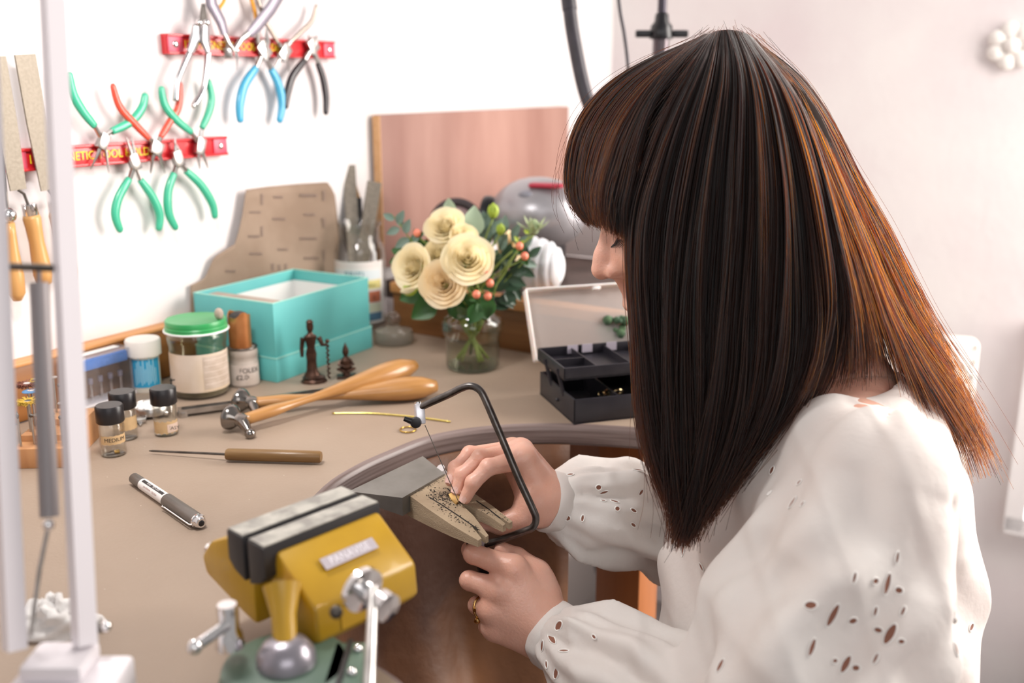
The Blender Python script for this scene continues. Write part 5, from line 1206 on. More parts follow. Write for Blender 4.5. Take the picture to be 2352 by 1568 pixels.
def surf_nets(fn, lo, hi, h, chunk=500000):
    lo = np.array(lo); hi = np.array(hi); n = np.ceil((hi - lo) / h).astype(int) + 1
    ax = [lo[i] + h * np.arange(n[i]) for i in range(3)]
    gx, gy, gz = np.meshgrid(*ax, indexing='ij'); pts = np.stack([gx, gy, gz], -1).reshape(-1, 3).astype(np.float32)
    f = np.concatenate([fn(pts[i:i + chunk]) for i in range(0, len(pts), chunk)]).reshape(n)
    ins = f < 0; c = [(i, j, k) for i in (0, 1) for j in (0, 1) for k in (0, 1)]
    m = n - 1; cnt = np.zeros(m, int)
    for i, j, k in c: cnt += ins[i:i + m[0], j:j + m[1], k:k + m[2]]
    act = (cnt > 0) & (cnt < 8); idx = np.full(m, -1); idx[act] = np.arange(act.sum()); cells = np.argwhere(act)
    acc = np.zeros((len(cells), 3)); num = np.zeros(len(cells))
    for a in c:
        for d in range(3):
            if a[d]: continue
            b = list(a); b[d] = 1
            fa = f[cells[:, 0] + a[0], cells[:, 1] + a[1], cells[:, 2] + a[2]]; fb = f[cells[:, 0] + b[0], cells[:, 1] + b[1], cells[:, 2] + b[2]]
            x = (fa < 0) != (fb < 0); t = np.where(x, fa / np.where(fa - fb == 0, 1, fa - fb), 0)
            p = np.array(a, float)[None] + np.zeros((len(cells), 3)); p[:, d] += t; acc += p * x[:, None]; num += x
    V = (cells + acc / np.maximum(num, 1)[:, None]) * h + lo; F = []
    for d in range(3):
        e = [(1, 2), (2, 0), (0, 1)][d]; sl0 = [slice(1, n[i] - 1) for i in range(3)]; sl0[d] = slice(0, n[d] - 1)
        s1 = list(sl0); s1[d] = slice(1, n[d]); A = ins[tuple(sl0)]; Bb = ins[tuple(s1)]; ch = np.argwhere(A != Bb)
        off = np.ones(3, int); off[d] = 0; g = ch + off; flip = A[ch[:, 0], ch[:, 1], ch[:, 2]]
        q = []
        for du, dv in ((0, 0), (1, 0), (1, 1), (0, 1)):
            cc = g.copy(); cc[:, e[0]] -= du; cc[:, e[1]] -= dv; q.append(idx[cc[:, 0], cc[:, 1], cc[:, 2]])
        q = np.stack(q, 1); q[~flip] = q[~flip][:, ::-1]; F.append(q)
    F = np.concatenate(F); F = F[(F >= 0).all(1)]; return V, F
def np_mesh(name, V, F, mats, smooth=True):
    me = bpy.data.meshes.new(name); me.vertices.add(len(V)); me.vertices.foreach_set('co', np.ascontiguousarray(V, dtype=np.float32).ravel())
    k = F.shape[1]; me.loops.add(F.size); me.loops.foreach_set('vertex_index', np.ascontiguousarray(F, dtype=np.int32).ravel())
    me.polygons.add(len(F)); me.polygons.foreach_set('loop_start', np.arange(0, F.size, k, dtype=np.int32))
    me.polygons.foreach_set('use_smooth', np.full(len(F), smooth)); me.update(calc_edges=True); me.validate()
    for m in mats: me.materials.append(m)
    return me
def smooth_mesh(V, F, it=2, lam=.5):
    e = np.concatenate([F[:, [0, 1]], F[:, [1, 2]], F[:, [2, 3]], F[:, [3, 0]]])
    for _ in range(it):
        s = np.zeros_like(V); c = np.zeros(len(V)); np.add.at(s, e[:, 0], V[e[:, 1]]); np.add.at(c, e[:, 0], 1); np.add.at(s, e[:, 1], V[e[:, 0]]); np.add.at(c, e[:, 1], 1)
        V = V + lam * (s / np.maximum(c, 1)[:, None] - V)
    return V
def box_of(pts, pad):
    a = np.array([A3(p) for p in pts]); return a.min(0) - pad, a.max(0) + pad

# ---- skeleton from the photograph
HD = .862
TH = math.radians(16)
fwd = Vector((-math.cos(TH), .05, -math.sin(TH))).normalized(); lft = Vector((-.05, -1, 0)); lft = (lft - fwd * lft.dot(fwd)).normalized(); upv = lft.cross(fwd) * -1
if upv.z < 0: upv = -upv
HC = P(1635, 448, HD); HR = [[fwd.x, lft.x, upv.x], [fwd.y, lft.y, upv.y], [fwd.z, lft.z, upv.z]]
def H(f, l, z): return HC + fwd * f + lft * l + upv * z
sh_l, el_l = P(2000, 1120, .735), P(1800, 1800, .70)
LD = cD - .030; RD = cD
wr_l = P(1264, 1452, LD + .012)
sh_r, el_r, wr_r = P(1830, 1010, 1.03), P(1600, 1215, RD + .125), P(1250, 1148, RD + .026)
neck0, neck1 = H(-.028, 0, -.075), P(1935, 945, .865)
chest, belly = P(1885, 1180, .865), P(1850, 1640, .87)

def head_sdf(Pn):
    d = sd_ell(Pn, H(-.008, 0, .018), HR, (.088, .068, .088))
    d = smin(d, sd_ell(Pn, H(.030, 0, -.035), HR, (.058, .056, .075)), .03)             # face
    d = smin(d, sd_cone(Pn, H(.045, .022, -.096), H(.045, -.022, -.096), .026, .026)[0], .03)   # jaw
    d = smin(d, sd_cone(Pn, H(.066, 0, -.110), H(.070, 0, -.106), .015, .014)[0], .02)  # chin
    for s in (-1, 1):
        d = smin(d, sd_cone(Pn, H(.058, .042 * s, -.022), H(.070, .026 * s, -.034), .017, .015)[0], .02)   # cheeks
        d = smin(d, sd_cone(Pn, H(.082, .010 * s, .014), H(.072, .040 * s, .018), .009, .009)[0], .014)    # brow
        d = smax(d, -sd_ell(Pn, H(.100, .031 * s, -.005), HR, (.014, .017, .011)), .012)                    # eye socket
        d = smin(d, sd_ell(Pn, H(.0735, .031 * s, -.005), HR, (.0132, .0155, .0128)), .004)                  # closed lid
        d = smin(d, sd_cone(Pn, H(.080, .010 * s, -.008), H(.087, .012 * s, -.032), .0100, .0100)[0], .010)
        d = smin(d, sd_cone(Pn, H(.091, .0125 * s, -.040), H(.099, .0115 * s, -.0405), .0078, .0066)[0], .005)   # nose wings
        d = smin(d, sd_ell(Pn, H(-.010, .074 * s, -.015), HR, (.016, .006, .028)), .006)                   # ears
    d = smin(d, sd_cone(Pn, H(.083, 0, .012), H(.103, 0, -.027), .0080, .0080)[0], .010)  # bridge
    d = smin(d, sd_cone(Pn, H(.103, 0, -.027), H(.1080, 0, -.0375), .0084, .0096)[0], .007)   # tip
    d = smin(d, sd_cone(Pn, H(.094, 0, -.0465), H(.0880, 0, -.066), .0060, .0082)[0], .008)   # columella, philtrum
    for s in (-1, 1): d = smax(d, -sd_cone(Pn, H(.0995, .0080 * s, -.0490), H(.099, .0070 * s, -.042), .0034, .0028)[0], .0015)  # nostrils
    d = smin(d, sd_cone(Pn, H(.0880, .016, -.077), H(.0915, 0, -.0745), .0045, .0062)[0], .004)
    d = smin(d, sd_cone(Pn, H(.0880, -.016, -.077), H(.0915, 0, -.0745), .0045, .0062)[0], .004)
    d = smin(d, sd_cone(Pn, H(.0845, .014, -.086), H(.0880, 0, -.087), .0048, .0068)[0], .003)
    d = smin(d, sd_cone(Pn, H(.0845, -.014, -.086), H(.0880, 0, -.087), .0048, .0068)[0], .003)
    return smin(d, sd_cone(Pn, neck0, neck1, .050, .054)[0], .03)
def hand_sdf(fingers, palm, thumb, wrist, elbow, wr, extra=(), kf=.0022):
    def fn(Pn):
        base = None
        for a, b, r1, r2 in palm + [(wrist, wrist + (elbow - wrist) * .35, wr, wr * 1.1)]:
            x = sd_cone(Pn, a, b, r1, r2)[0]; base = x if base is None else smin(base, x, .010)
        x = None
        for i in range(len(thumb) - 1):
            y = sd_cone(Pn, thumb[i][0], thumb[i + 1][0], thumb[i][1], thumb[i + 1][1])[0]; x = y if x is None else smin(x, y, .003)
        base = smin(base, x, .007); allf = None
        for fg in fingers:
            x = None
            for i in range(len(fg) - 1):
                y = sd_cone(Pn, fg[i][0], fg[i + 1][0], fg[i][1], fg[i + 1][1])[0]; x = y if x is None else smin(x, y, .0028)
            for i in range(1, len(fg) - 1):      # knuckle swell on the outer side
                p0, p1, p2 = fg[i - 1][0], fg[i][0], fg[i + 1][0]; o_ = ((p1 - p0).normalized() + (p1 - p2).normalized())
                if o_.length > .2: x = smin(x, sd_cone(Pn, p1 + o_.normalized() * .0016, p1 + o_.normalized() * .0018, fg[i][1] * .86, fg[i][1] * .86)[0], .003)
            allf = x if allf is None else smin(allf, x, kf)
        return smin(base, allf, .0055)
    pts = [p for fg in fingers for p, r in fg] + [p for p, r in thumb] + [wrist, wrist + (elbow - wrist) * .35]
    lo, hi = box_of(pts, .03); V, F = surf_nets(fn, lo, hi, .0012); return smooth_mesh(V, F, 2), F
def J(x, y, d, r): return (P(x, y, d), r)
R_f = [[J(1206, 1052, RD + .014, .0102), J(1122, 1073, RD - .001, .0074), J(1087, 1108, RD - .003, .0067), J(1069, 1143, RD - .001, .0056)],
       [J(1196, 1036, RD + .030, .0100), J(1103, 1051, RD + .013, .0074), J(1063, 1090, RD + .009, .0067), J(1049, 1124, RD + .006, .0056)],
       [J(1176, 1034, RD + .045, .0096), J(1079, 1043, RD + .028, .0071), J(1047, 1075, RD + .021, .0064), J(1035, 1104, RD + .016, .0054)],
       [J(1165, 1050, RD + .058, .0085), J(1090, 1060, RD + .044, .0062), J(1060, 1085, RD + .038, .0056), J(1046, 1106, RD + .032, .0048)]]
R_palm = [(wr_r, R_f[0][0][0], .021, .0125), (wr_r, R_f[1][0][0], .021, .0125), (wr_r, R_f[2][0][0], .021, .012), (wr_r + Vector((0, .008, 0)), R_f[3][0][0], .019, .011), (wr_r, P(1222, 1166, RD + .012), .020, .0135)]
R_th = [J(1226, 1150, RD + .014, .0155), J(1203, 1188, RD + .010, .0125), J(1150, 1203, RD + .008, .0095), J(1112, 1197, RD + .008, .0078)]
L_f = [[J(1180, 1306, LD + .004, .0112), J(1088, 1272, LD + .010, .0086), J(1082, 1263, LD + .034, .0078), J(1115, 1272, LD + .046, .0068)],
       [J(1146, 1354, LD + .000, .0115), J(1079, 1333, LD + .010, .0084), J(1080, 1336, LD + .036, .0076), J(1112, 1342, LD + .048, .0066)],
       [J(1130, 1399, LD + .003, .0112), J(1098, 1390, LD + .020, .0080), J(1106, 1392, LD + .040, .0072), J(1128, 1390, LD + .050, .0064)],
       [J(1136, 1440, LD + .010, .0104), J(1120, 1438, LD + .030, .0072), J(1130, 1428, LD + .044, .0062), J(1146, 1422, LD + .050, .0055)]]
L_palm = [(wr_l, L_f[0][0][0], .020, .0125), (wr_l, L_f[1][0][0], .020, .0120), (wr_l, L_f[2][0][0], .020, .0120), (wr_l + Vector((-.004, 0, -.010)), L_f[3][0][0], .017, .0120), (wr_l, P(1236, 1340, LD + .02), .020, .0150)]
L_th = [J(1245, 1358, LD + .022, .0155), J(1232, 1314, LD + .020, .0115), J(1188, 1280, LD + .024, .0088), J(1152, 1262, LD + .028, .0072)]
SK = mat('skin', 'e3b3a0', .38, col2='d8a08a', scale=28, bump=.00035, bscale=420, sss=.35, detail=5, ramp=(.3, .75))
parts = []
lo, hi = box_of([H(.12, 0, 0), H(-.11, 0, 0), H(0, .09, .125), H(0, -.09, -.135), neck1 + Vector((.05, .05, -.04)), neck1 + Vector((-.05, -.05, 0))], .012)
V, F = surf_nets(head_sdf, lo, hi, .0019); parts.append((smooth_mesh(V, F, 1), F))
parts.append(hand_sdf(R_f, R_palm, R_th, wr_r, el_r, .0215)); parts.append(hand_sdf(L_f, L_palm, L_th, wr_l, el_l, .0225))
def torso_sdf(Pn):
    d = sd_cone(Pn, chest, belly, .108, .112)[0]
    d = smin(d, sd_cone(Pn, sh_l + Vector((0, .035, 0)), sh_r + Vector((0, -.035, 0)), .050, .050)[0], .06)
    d = smin(d, sd_cone(Pn, neck1 + Vector((0, 0, .01)), chest, .046, .07)[0], .03)
    for a, b, c_ in ((sh_l, el_l, wr_l), (sh_r, el_r, wr_r)):
        d = smin(d, sd_cone(Pn, a, b, .044, .036)[0], .03); d = smin(d, sd_cone(Pn, b, b.lerp(c_, .80), .036, .026)[0], .012)
    return d
lo, hi = box_of([sh_l, el_l, sh_r, el_r, chest, belly, neck1, wr_l.lerp(el_l, .3)], .13)
V, F = surf_nets(torso_sdf, lo, hi, .007); parts.append((smooth_mesh(V, F, 2), F))
n0 = 0; VV = []; FF = []
for V, F in parts: VV.append(V); FF.append(F + n0); n0 += len(V)
pbase = Vector((chest.x, chest.y, 0)); VV = np.concatenate(VV) - A3(pbase); FF = np.concatenate(FF)
person = bpy.data.objects.new('person', np_mesh('person', VV, FF, [SK])); scene.collection.objects.link(person); person.location = pbase
tag(person, 'seated woman in a white blouse with long dark hair sawing at the bench', 'person')
def onp(mb, name, m, **k):
    mb.v = [tuple(Vector(v) - pbase) for v in mb.v]; return mb.part(name, m, person, **k)

# ---- nails, lashes, lips, ring
NAIL = mat('fingernail', 'e9c0b4', .22, coat=.3)
def nail(tip, prev, outv, w=.0041, l=.0105):
    d = (tip - prev).normalized(); o_ = Vector(outv); o_ = (o_ - d * o_.dot(d)).normalized(); s = d.cross(o_); rows = []
    for i in range(6):
        v = i / 5; row = []
        for j in range(7):
            u = j / 3 - 1; ww = w * (1 - .35 * max(0, v - .6) ** 1.5 * 2 - .2 * max(0, .3 - v) * 2)
            row.append(tip + d * (l * (v - .62)) + s * (u * ww) + o_ * (.0060 * math.sqrt(max(0, 1 - (u * .72) ** 2)) - .0003 - .0012 * max(0, v - .5)))
        rows.append(row)
    onp(MB().grid(rows), 'fingernail', NAIL, angle=180)
camdir = (EYE - P(1060, 1130, RD)).normalized()
for fg in R_f[:3]: nail(fg[3][0], fg[2][0], camdir + Vector((-.35, 0, .55)))
nail(L_th[3][0], L_th[2][0], Vector((.15, -.5, 1)), .0050)
# gold ring with two little settings, on the left ring finger
a, b = L_f[2][0][0], L_f[2][1][0]; d = (b - a).normalized(); c = a.lerp(b, .62); RF = frame(c, d.orthogonal(), d)
ro = onp(torus(MB(), .0101, .0011, 40, 10, RF), 'finger_ring', mat('ring_gold', 'd9b070', .2, 1.0), angle=180)
for s in (-.0035, .0045):
    q = c + Vector((-.4, -.55, -.35)).normalized() * .0102 + Vector((0, 0, s)) * 1.3
    onp(MB().lathe([(.0026, -.001), (.0028, .001), (.0018, .0018), (0, .0019)], 14, frame(q, (1, 0, 0), (-.5, -.7, -.2))), 'setting', mat('ring_gold', 'd9b070'))
LASH = mat('eyelash', '1a1210', .6); mb = MB()
for k in range(15):
    u = k / 14; l_ = .020 + .022 * u; p0 = H(.0885 - .010 * (u - .35) ** 2 * 2, l_, -.0105); mb.tube([p0, p0 + fwd * .0035 - upv * .0035 + lft * .001, p0 + fwd * .0070 - upv * .0055 + lft * .002 * u], [.0003, .00025, .0001], 4)
o_ = onp(mb, 'eyelashes', LASH); o_['kind'] = 'stuff'

# ---- blouse
def noise3(Pn, fq, ph): return np.sin(Pn[:, 0] * fq + ph) * np.sin(Pn[:, 1] * fq * 1.13 + 1.7 * ph) * np.sin(Pn[:, 2] * fq * .91 + .6 * ph)
def sleeve(Pn, a, b, prof, nfold, amp, ph, cut=False):
    a_, b_ = A3(a), A3(b); ba = b_ - a_; L = float(np.sqrt(ba @ ba)); ba /= L; pa = Pn - a_; tt = pa @ ba; t = np.clip(tt / L, 0, 1)
    rad = pa - (t * L)[:, None] * ba; e1 = np.cross(ba, np.array((0, 0, 1.0))); e1 /= np.linalg.norm(e1); e2 = np.cross(ba, e1)
    ang = np.arctan2(rad @ e2, rad @ e1); r = np.interp(t, np.linspace(0, 1, len(prof)), prof); am = np.interp(t, np.linspace(0, 1, len(amp)), amp)
    s1 = np.sin(nfold * ang + 2.2 * np.sin(4 * t + ph) + 3 * t + ph); s2 = np.sin(nfold * 1.7 * ang - 5 * t + 2 * ph + 1.5 * np.sin(9 * t)); fold = 1.2 * np.sign(s1) * np.abs(s1) ** 1.4 + .7 * s2 + .5 * np.sin(17 * t + 2 * ang + ph)
    if cut: fold = fold + np.clip((t - .62) / .3, 0, 1) * np.clip((1.0 - t) / .06, 0, 1) * .9 * np.sin(15 * ang + 2 * np.sin(3 * ang))
    return np.maximum(np.sqrt((rad ** 2).sum(1)) - r - am * fold, tt - L if cut else -1.0)
cuffR0, cuffL0 = wr_r.lerp(el_r, .045), wr_l.lerp(el_l, .045)
def blouse_sdf(Pn):
    d = sd_cone(Pn, chest, belly, .124, .140)[0]
    d = smin(d, sd_cone(Pn, sh_l + Vector((0, .03, -.005)), sh_r + Vector((0, -.03, 0)), .054, .054)[0], .05)
    d = smin(d, sd_cone(Pn, neck1 + Vector((.012, 0, -.020)), chest, .050, .09)[0], .05)
    d = d + .005 * noise3(Pn, 34, 1.0) + .0020 * np.sin(70 * (Pn[:, 0] * .5 + Pn[:, 2]) + 4 * np.sin(Pn[:, 1] * 30)) + .0026 * np.sin(Pn[:, 0] * 95 + 14 * Pn[:, 2] + 3 * np.sin(Pn[:, 2] * 22))
    ul = sleeve(Pn, sh_l, el_l, [.060, .074, .084, .086, .072], 5, [.0020, .0050, .0070, .0080, .006], .4)
    ll = sleeve(Pn, el_l, cuffL0, [.066, .060, .055, .051, .050, .045, .0285], 7, [.004, .0045, .0040, .0045, .0045, .0035, .0012], 2.1, True)
    ur = sd_cone(Pn, sh_r, el_r, .062, .056)[0]
    lr = sleeve(Pn, el_r, cuffR0, [.055, .052, .048, .049, .050, .044, .0275], 6, [.004, .0045, .0045, .005, .005, .0035, .0012], .9, True)
    d = smin(d, smin(ul, ll, .012), .012); d = smin(d, smin(ur, lr, .02), .015)
    # neckline: leave the neck free
    nk = sd_cone(Pn, neck1 + Vector((-.035, 0, .035)), neck1 + Vector((-.05, 0, .12)), .075, .12)[0]
    return smax(d, -nk, .004)
lo, hi = box_of([sh_l, el_l, sh_r, el_r, wr_l, wr_r, chest, neck1, belly], .16); hi[2] = max(sh_l.z, neck1.z) + .1
V, F = surf_nets(blouse_sdf, lo, hi, .0036); V = smooth_mesh(V, F, 1)
BLM = mat('blouse_cotton', 'fbf9f5', .8, col2='f5efea', scale=9, bump=.0005, bscale=130, trans=.30, sheen=.2)
nt = BLM.node_tree; bs_ = nt.nodes['Principled BSDF']; oldb = [n_ for n_ in nt.nodes if n_.type == 'BUMP'][0]; tc_ = [n_ for n_ in nt.nodes if n_.type == 'TEX_COORD'][0]
prev = oldb
for rot, sc_, dist_ in (((0, 0.35, 0.1), 36, .0016), ((1.57, 0.2, 1.3), 30, .0008)):      # woven-in tucks and checks
    mp_ = nt.nodes.new('ShaderNodeMapping'); mp_.inputs['Rotation'].default_value = rot; wv_ = nt.nodes.new('ShaderNodeTexWave'); wv_.inputs['Scale'].default_value = sc_ / 6.283; wv_.inputs['Distortion'].default_value = .6; wv_.inputs['Detail'].default_value = 1
    rp_ = nt.nodes.new('ShaderNodeMath'); rp_.operation = 'POWER'; rp_.inputs[1].default_value = 9; bp_ = nt.nodes.new('ShaderNodeBump'); bp_.inputs['Distance'].default_value = dist_
    nt.links.new(tc_.outputs['Object'], mp_.inputs['Vector']); nt.links.new(mp_.outputs['Vector'], wv_.inputs['Vector']); nt.links.new(wv_.outputs['Fac'], rp_.inputs[0]); nt.links.new(rp_.outputs[0], bp_.inputs['Height'])
    nt.links.new(prev.outputs['Normal'], bp_.inputs['Normal']); nt.links.new(bp_.outputs['Normal'], bs_.inputs['Normal']); prev = bp_
blouse = bpy.data.objects.new('blouse', np_mesh('blouse', V - A3(pbase), F, [BLM])); scene.collection.objects.link(blouse); blouse.parent = person
blouse['label'] = 'loose white cotton blouse with cut-out embroidery'
for nm, w0_, e0_, r0 in (('L', wr_l, el_l, .0275), ('R', wr_r, el_r, .0262)):
    d = (e0_ - w0_).normalized(); Fc = frame(w0_ + d * .000, d.orthogonal(), d)
    cf = MB(); n = 48; rows = []
    for rr, z in ((r0, .004), (r0 - .0006, .0), (r0 + .0012, -.0012), (r0 + .0026, .002), (r0 + .0026, .012), (r0 + .0016, .0145), (r0 - .001, .016)):
        rows.append([tuple(Vector(((rr + .0005 * math.sin(9 * 2 * math.pi * j / n)) * math.cos(2 * math.pi * j / n), rr * math.sin(2 * math.pi * j / n), z))) for j in range(n)])
    cf.grid(rows, M=Fc, close=True); cf.v = [tuple(Vector(v) - pbase) for v in cf.v]; cf.part('cuff', BLM, blouse, angle=60)
bvh = BVHTree.FromPolygons([tuple(v) for v in V], [tuple(int(i) for i in f) for f in F])
HOLE = mat('eyelet_hole', '8a5a48', .8); THR = mat('eyelet_thread', 'fcfaf6', .75)
def eyelet(px, py, lpx, wpx, ang, thread=1.0):
    loc, nor, _, dist = bvh.ray_cast(EYE, ray(px, py).normalized())
    if loc is None: return
    dep = depth_of(loc); a = math.radians(ang); u = P(px + math.cos(a) * 10, py - math.sin(a) * 10, dep) - P(px, py, dep)
    if nor.dot(loc - EYE) > 0: nor = -nor
    Fe = frame(loc - pbase + nor * .0005, (u - nor * u.dot(nor)), nor); l, w = mm(lpx, dep) * .62, mm(wpx, dep) * .62
    n = 20; ring = [(abs(math.cos(2 * math.pi * j / n)) ** 1.2 * math.copysign(1, math.cos(2 * math.pi * j / n)), math.sin(2 * math.pi * j / n)) for j in range(n)]
    h_ = MB().add([(l * x, w * y, .0) for x, y in ring], [tuple(range(n))], Fe).part('eyelet', HOLE, blouse, smooth=False)
    rows = []
    for k in range(5):
        q = 2 * math.pi * k / 4; rr = .00055
        rows.append([((l + rr * .6 + rr * math.cos(q)) * x, (w + rr * .6 + rr * math.cos(q)) * y, rr * math.sin(q)) for x, y in ring])
    MB().grid(rows, Fe, close=True).part('stitched_rim', THR, h_, angle=180)
for e in [(1862, 1390, 22, 14, 0), (1912, 1412, 46, 15, 62), (1958, 1425, 18, 12, 0), (1864, 1486, 34, 11, 60), (2010, 1334, 14, 11, 0), (2037, 1340, 40, 13, 68), (2064, 1356, 14, 12, 0), (2017, 1447, 15, 10, -20), (2044, 1456, 42, 15, 62), (2070, 1473, 12, 9, 0), (1942, 1525, 36, 12, 58), (1966, 1534, 14, 11, 0), (1917, 1517, 11, 8, 0), (1655, 1528, 26, 9, 75),
          (1774, 1080, 16, 12, 60), (1821, 1154, 26, 9, 78), (1844, 1158, 12, 8, 0), (1836, 1108, 12, 7, 0), (1768, 1133, 10, 7, 40), (1612, 1302, 18, 7, -10), (1570, 1262, 26, 6, 60), (2060, 1280, 22, 6, 70), (1962, 1327, 22, 6, 70), (2074, 1404, 20, 6, 70), (2010, 1404, 18, 6, 70), (2011, 1512, 22, 6, 65),
          (1284, 1437, 22, 15, 15), (1268, 1467, 34, 9, -52), (1246, 1484, 22, 12, 70), (1295, 1495, 18, 9, -40), (1278, 1545, 22, 13, 70), (1365, 1462, 12, 6, -20), (1236, 1528, 16, 8, 70), (1256, 1526, 14, 7, -40),
          (1375, 1119, 10, 9, 0), (1284, 1132, 12, 7, 0), (1387, 1130, 16, 5, 15), (1412, 1152, 16, 7, -25), (1418, 1168, 9, 8, 0), (1303, 1189, 12, 10, 0), (1338, 1190, 12, 5, 80), (1454, 1205, 14, 6, -20), (1466, 1080, 20, 6, 0), (1472, 1130, 12, 7, 40), (1386, 1150, 9, 4, 0), (1310, 1090, 12, 6, 0), (1455, 1172, 14, 6, -15), (2230, 1440, 20, 10, 20), (2275, 1435, 18, 8, 60), (2195, 1490, 24, 9, 80)]:
    eyelet(*e)
bt_ = lambda px, py: bvh.ray_cast(EYE, ray(px, py).normalized())[0]

# ---- trousers and stool below the picture
hip = Vector((belly.x + .02, belly.y, .60)); TRM = mat('trousers_denim', '3b4252', .8, col2='333947', scale=60)
kl, kr = Vector((hip.x - .36, hip.y - .12, .48)), Vector((hip.x - .36, hip.y + .10, .48)); fl, frt = Vector((kl.x + .10, kl.y, .07)), Vector((kr.x + .10, kr.y, .07))
def trou(Pn):
    d = sd_cone(Pn, belly + Vector((0, 0, -.02)), hip, .125, .135)[0]
    for s_, k_, f_ in ((-1, kl, fl), (1, kr, frt)):
        d = smin(d, sd_cone(Pn, hip + Vector((0, .08 * s_, -.02)), k_, .085, .062)[0], .05); d = smin(d, sd_cone(Pn, k_, f_, .06, .045)[0], .02)
    return d
lo, hi = box_of([belly, hip, kl, kr, fl, frt], .16); V2, F2 = surf_nets(trou, lo, hi, .011); V2 = smooth_mesh(V2, F2, 1)
tro = bpy.data.objects.new('trousers', np_mesh('trousers', V2 - A3(pbase), F2, [TRM])); scene.collection.objects.link(tro); tro.parent = person
for f_ in (fl, frt):
    mb = MB().tube([f_ + Vector((.03, 0, -.03)), f_ + Vector((-.03, 0, -.028)), f_ + Vector((-.12, 0, -.04)), f_ + Vector((-.16, 0, -.045))], [.032, .038, .034, .018], 14, flat=(.75, 1.05)); onp(mb, 'shoe', mat('shoe_black', '26221f', .5))
stool = thing('work_stool', 'round wooden stool that the woman sits on', 'stool', Vector((hip.x + .02, hip.y, 0)))
MB().lathe([(.16, .43), (.17, .445), (.165, .465), (.0, .468)], 36).part('seat', WOOD_O, stool)
for k in range(4): a = .785 + k * 1.5708; MB().tube([(.11 * math.cos(a), .11 * math.sin(a), .432), (.17 * math.cos(a), .17 * math.sin(a), 0)], .015, 10).part('leg', WOOD_O, stool)

# ---- hair: guide curves (photo x, y, distance out from the middle of the head towards the photographer)
guides = [
 [(1622, 78, 0), (1556, 106, 0), (1480, 138, 0), (1400, 186, 0), (1338, 250, 0), (1306, 320, 0), (1297, 390, 0), (1305, 450, 0), (1330, 495, .004), (1352, 514, .006)],
 [(1626, 79, .016), (1556, 132, .045), (1480, 205, .062), (1420, 295, .072), (1385, 390, .076), (1374, 460, .076), (1388, 524, .072)],
 [(1632, 77, .022), (1572, 140, .052), (1506, 232, .071), (1470, 335, .082), (1448, 430, .086), (1436, 490, .086), (1438, 556, .082)],
 [(1640, 73, .028), (1588, 150, .062), (1522, 260, .078), (1472, 380, .084), (1443, 480, .085), (1436, 580, .085), (1443, 690, .085), (1455, 810, .085), (1464, 930, .085), (1490, 1050, .085), (1525, 1130, .082), (1550, 1190, .080)],
 [(1652, 70, .034), (1628, 175, .074), (1590, 320, .088), (1558, 480, .094), (1540, 650, .095), (1538, 820, .095), (1548, 980, .092), (1560, 1110, .090), (1568, 1200, .085), (1562, 1262, .080)],
 [(1672, 68, .038), (1690, 180, .076), (1680, 360, .094), (1668, 540, .100), (1655, 720, .101), (1645, 880, .100), (1625, 1020, .096), (1602, 1130, .090), (1572, 1245, .085)],
 [(1696, 71, .038), (1750, 188, .076), (1780, 360, .094), (1788, 540, .100), (1780, 720, .102), (1765, 880, .102), (1728, 1000, .096), (1660, 1120, .090), (1590, 1230, .085)],
 [(1718, 79, .034), (1808, 202, .068), (1866, 360, .082), (1905, 540, .092), (1925, 690, .096), (1912, 790, .096), (1868, 895, .092), (1790, 990, .088), (1690, 1090, .085)],
 [(1735, 92, .026), (1848, 234, .052), (1922, 400, .064), (1985, 560, .074), (2040, 700, .078), (2105, 820, .076), (2172, 930, .070), (2232, 1030, .064)],
 [(1690, 69, 0), (1785, 128, 0), (1860, 198, 0), (1925, 300, 0), (1978, 410, 0), (2032, 520, 0), (2080, 640, .004), (2128, 760, .008), (2186, 880, .012), (2236, 1000, .016), (2280, 1120, .02)]]
NP = 22
def resample(g):
    pts = bez([Vector(p) for p in [(x, y, l * 2650) for x, y, l in g]], 8); d = [0]
    for a, b in zip(pts, pts[1:]): d.append(d[-1] + (b - a).length)
    out = []
    for i in range(NP):
        s = d[-1] * i / (NP - 1); k = max(j for j in range(len(d)) if d[j] <= s + 1e-6); k = min(k, len(pts) - 2)
        t = (s - d[k]) / max(d[k + 1] - d[k], 1e-9); out.append(pts[k].lerp(pts[k + 1], t))
    return np.array([(p.x, p.y, p.z / 2650) for p in out])
GD = np.array([resample(g) for g in guides]); rng = np.random.default_rng(4)
NS = 14600; NFR = 3400; NGAP = 600
u = np.concatenate([rng.uniform(0, 2.0, NFR), rng.uniform(2.0, 3.0, NGAP), rng.uniform(3.0, 7.5, NS - NFR - NGAP - 3400), rng.uniform(7.3, 9, 3400)]); FRI = u < 2.0; GAP = (u >= 2.0) & (u < 3.0)
ncl = 600; cl_u = np.sort(rng.uniform(0, 9, ncl)); ci = np.clip(np.searchsorted(cl_u, u), 0, ncl - 1); ucl = np.where(np.abs(cl_u[ci] - u) < .08, cl_u[ci], u)
t = np.linspace(0, 1, NP); uu = u[:, None] + (ucl - u)[:, None] * (t[None] ** 1.2) * .6
uu = np.where(GAP[:, None], u[:, None], np.where(FRI[:, None], np.clip(uu, 0, 1.999), np.clip(uu, 3.0, 9)))
k = np.clip(uu.astype(int), 0, 8); fr_ = uu - k
ii = np.arange(NP)[None].repeat(NS, 0); X = GD[k, ii] * (1 - fr_[..., None]) + GD[k + 1, ii] * fr_[..., None]
side = np.where(rng.random(NS) < np.where((u > 1.3) & (u < 7.6), .16, .45), -1.0, 1.0)
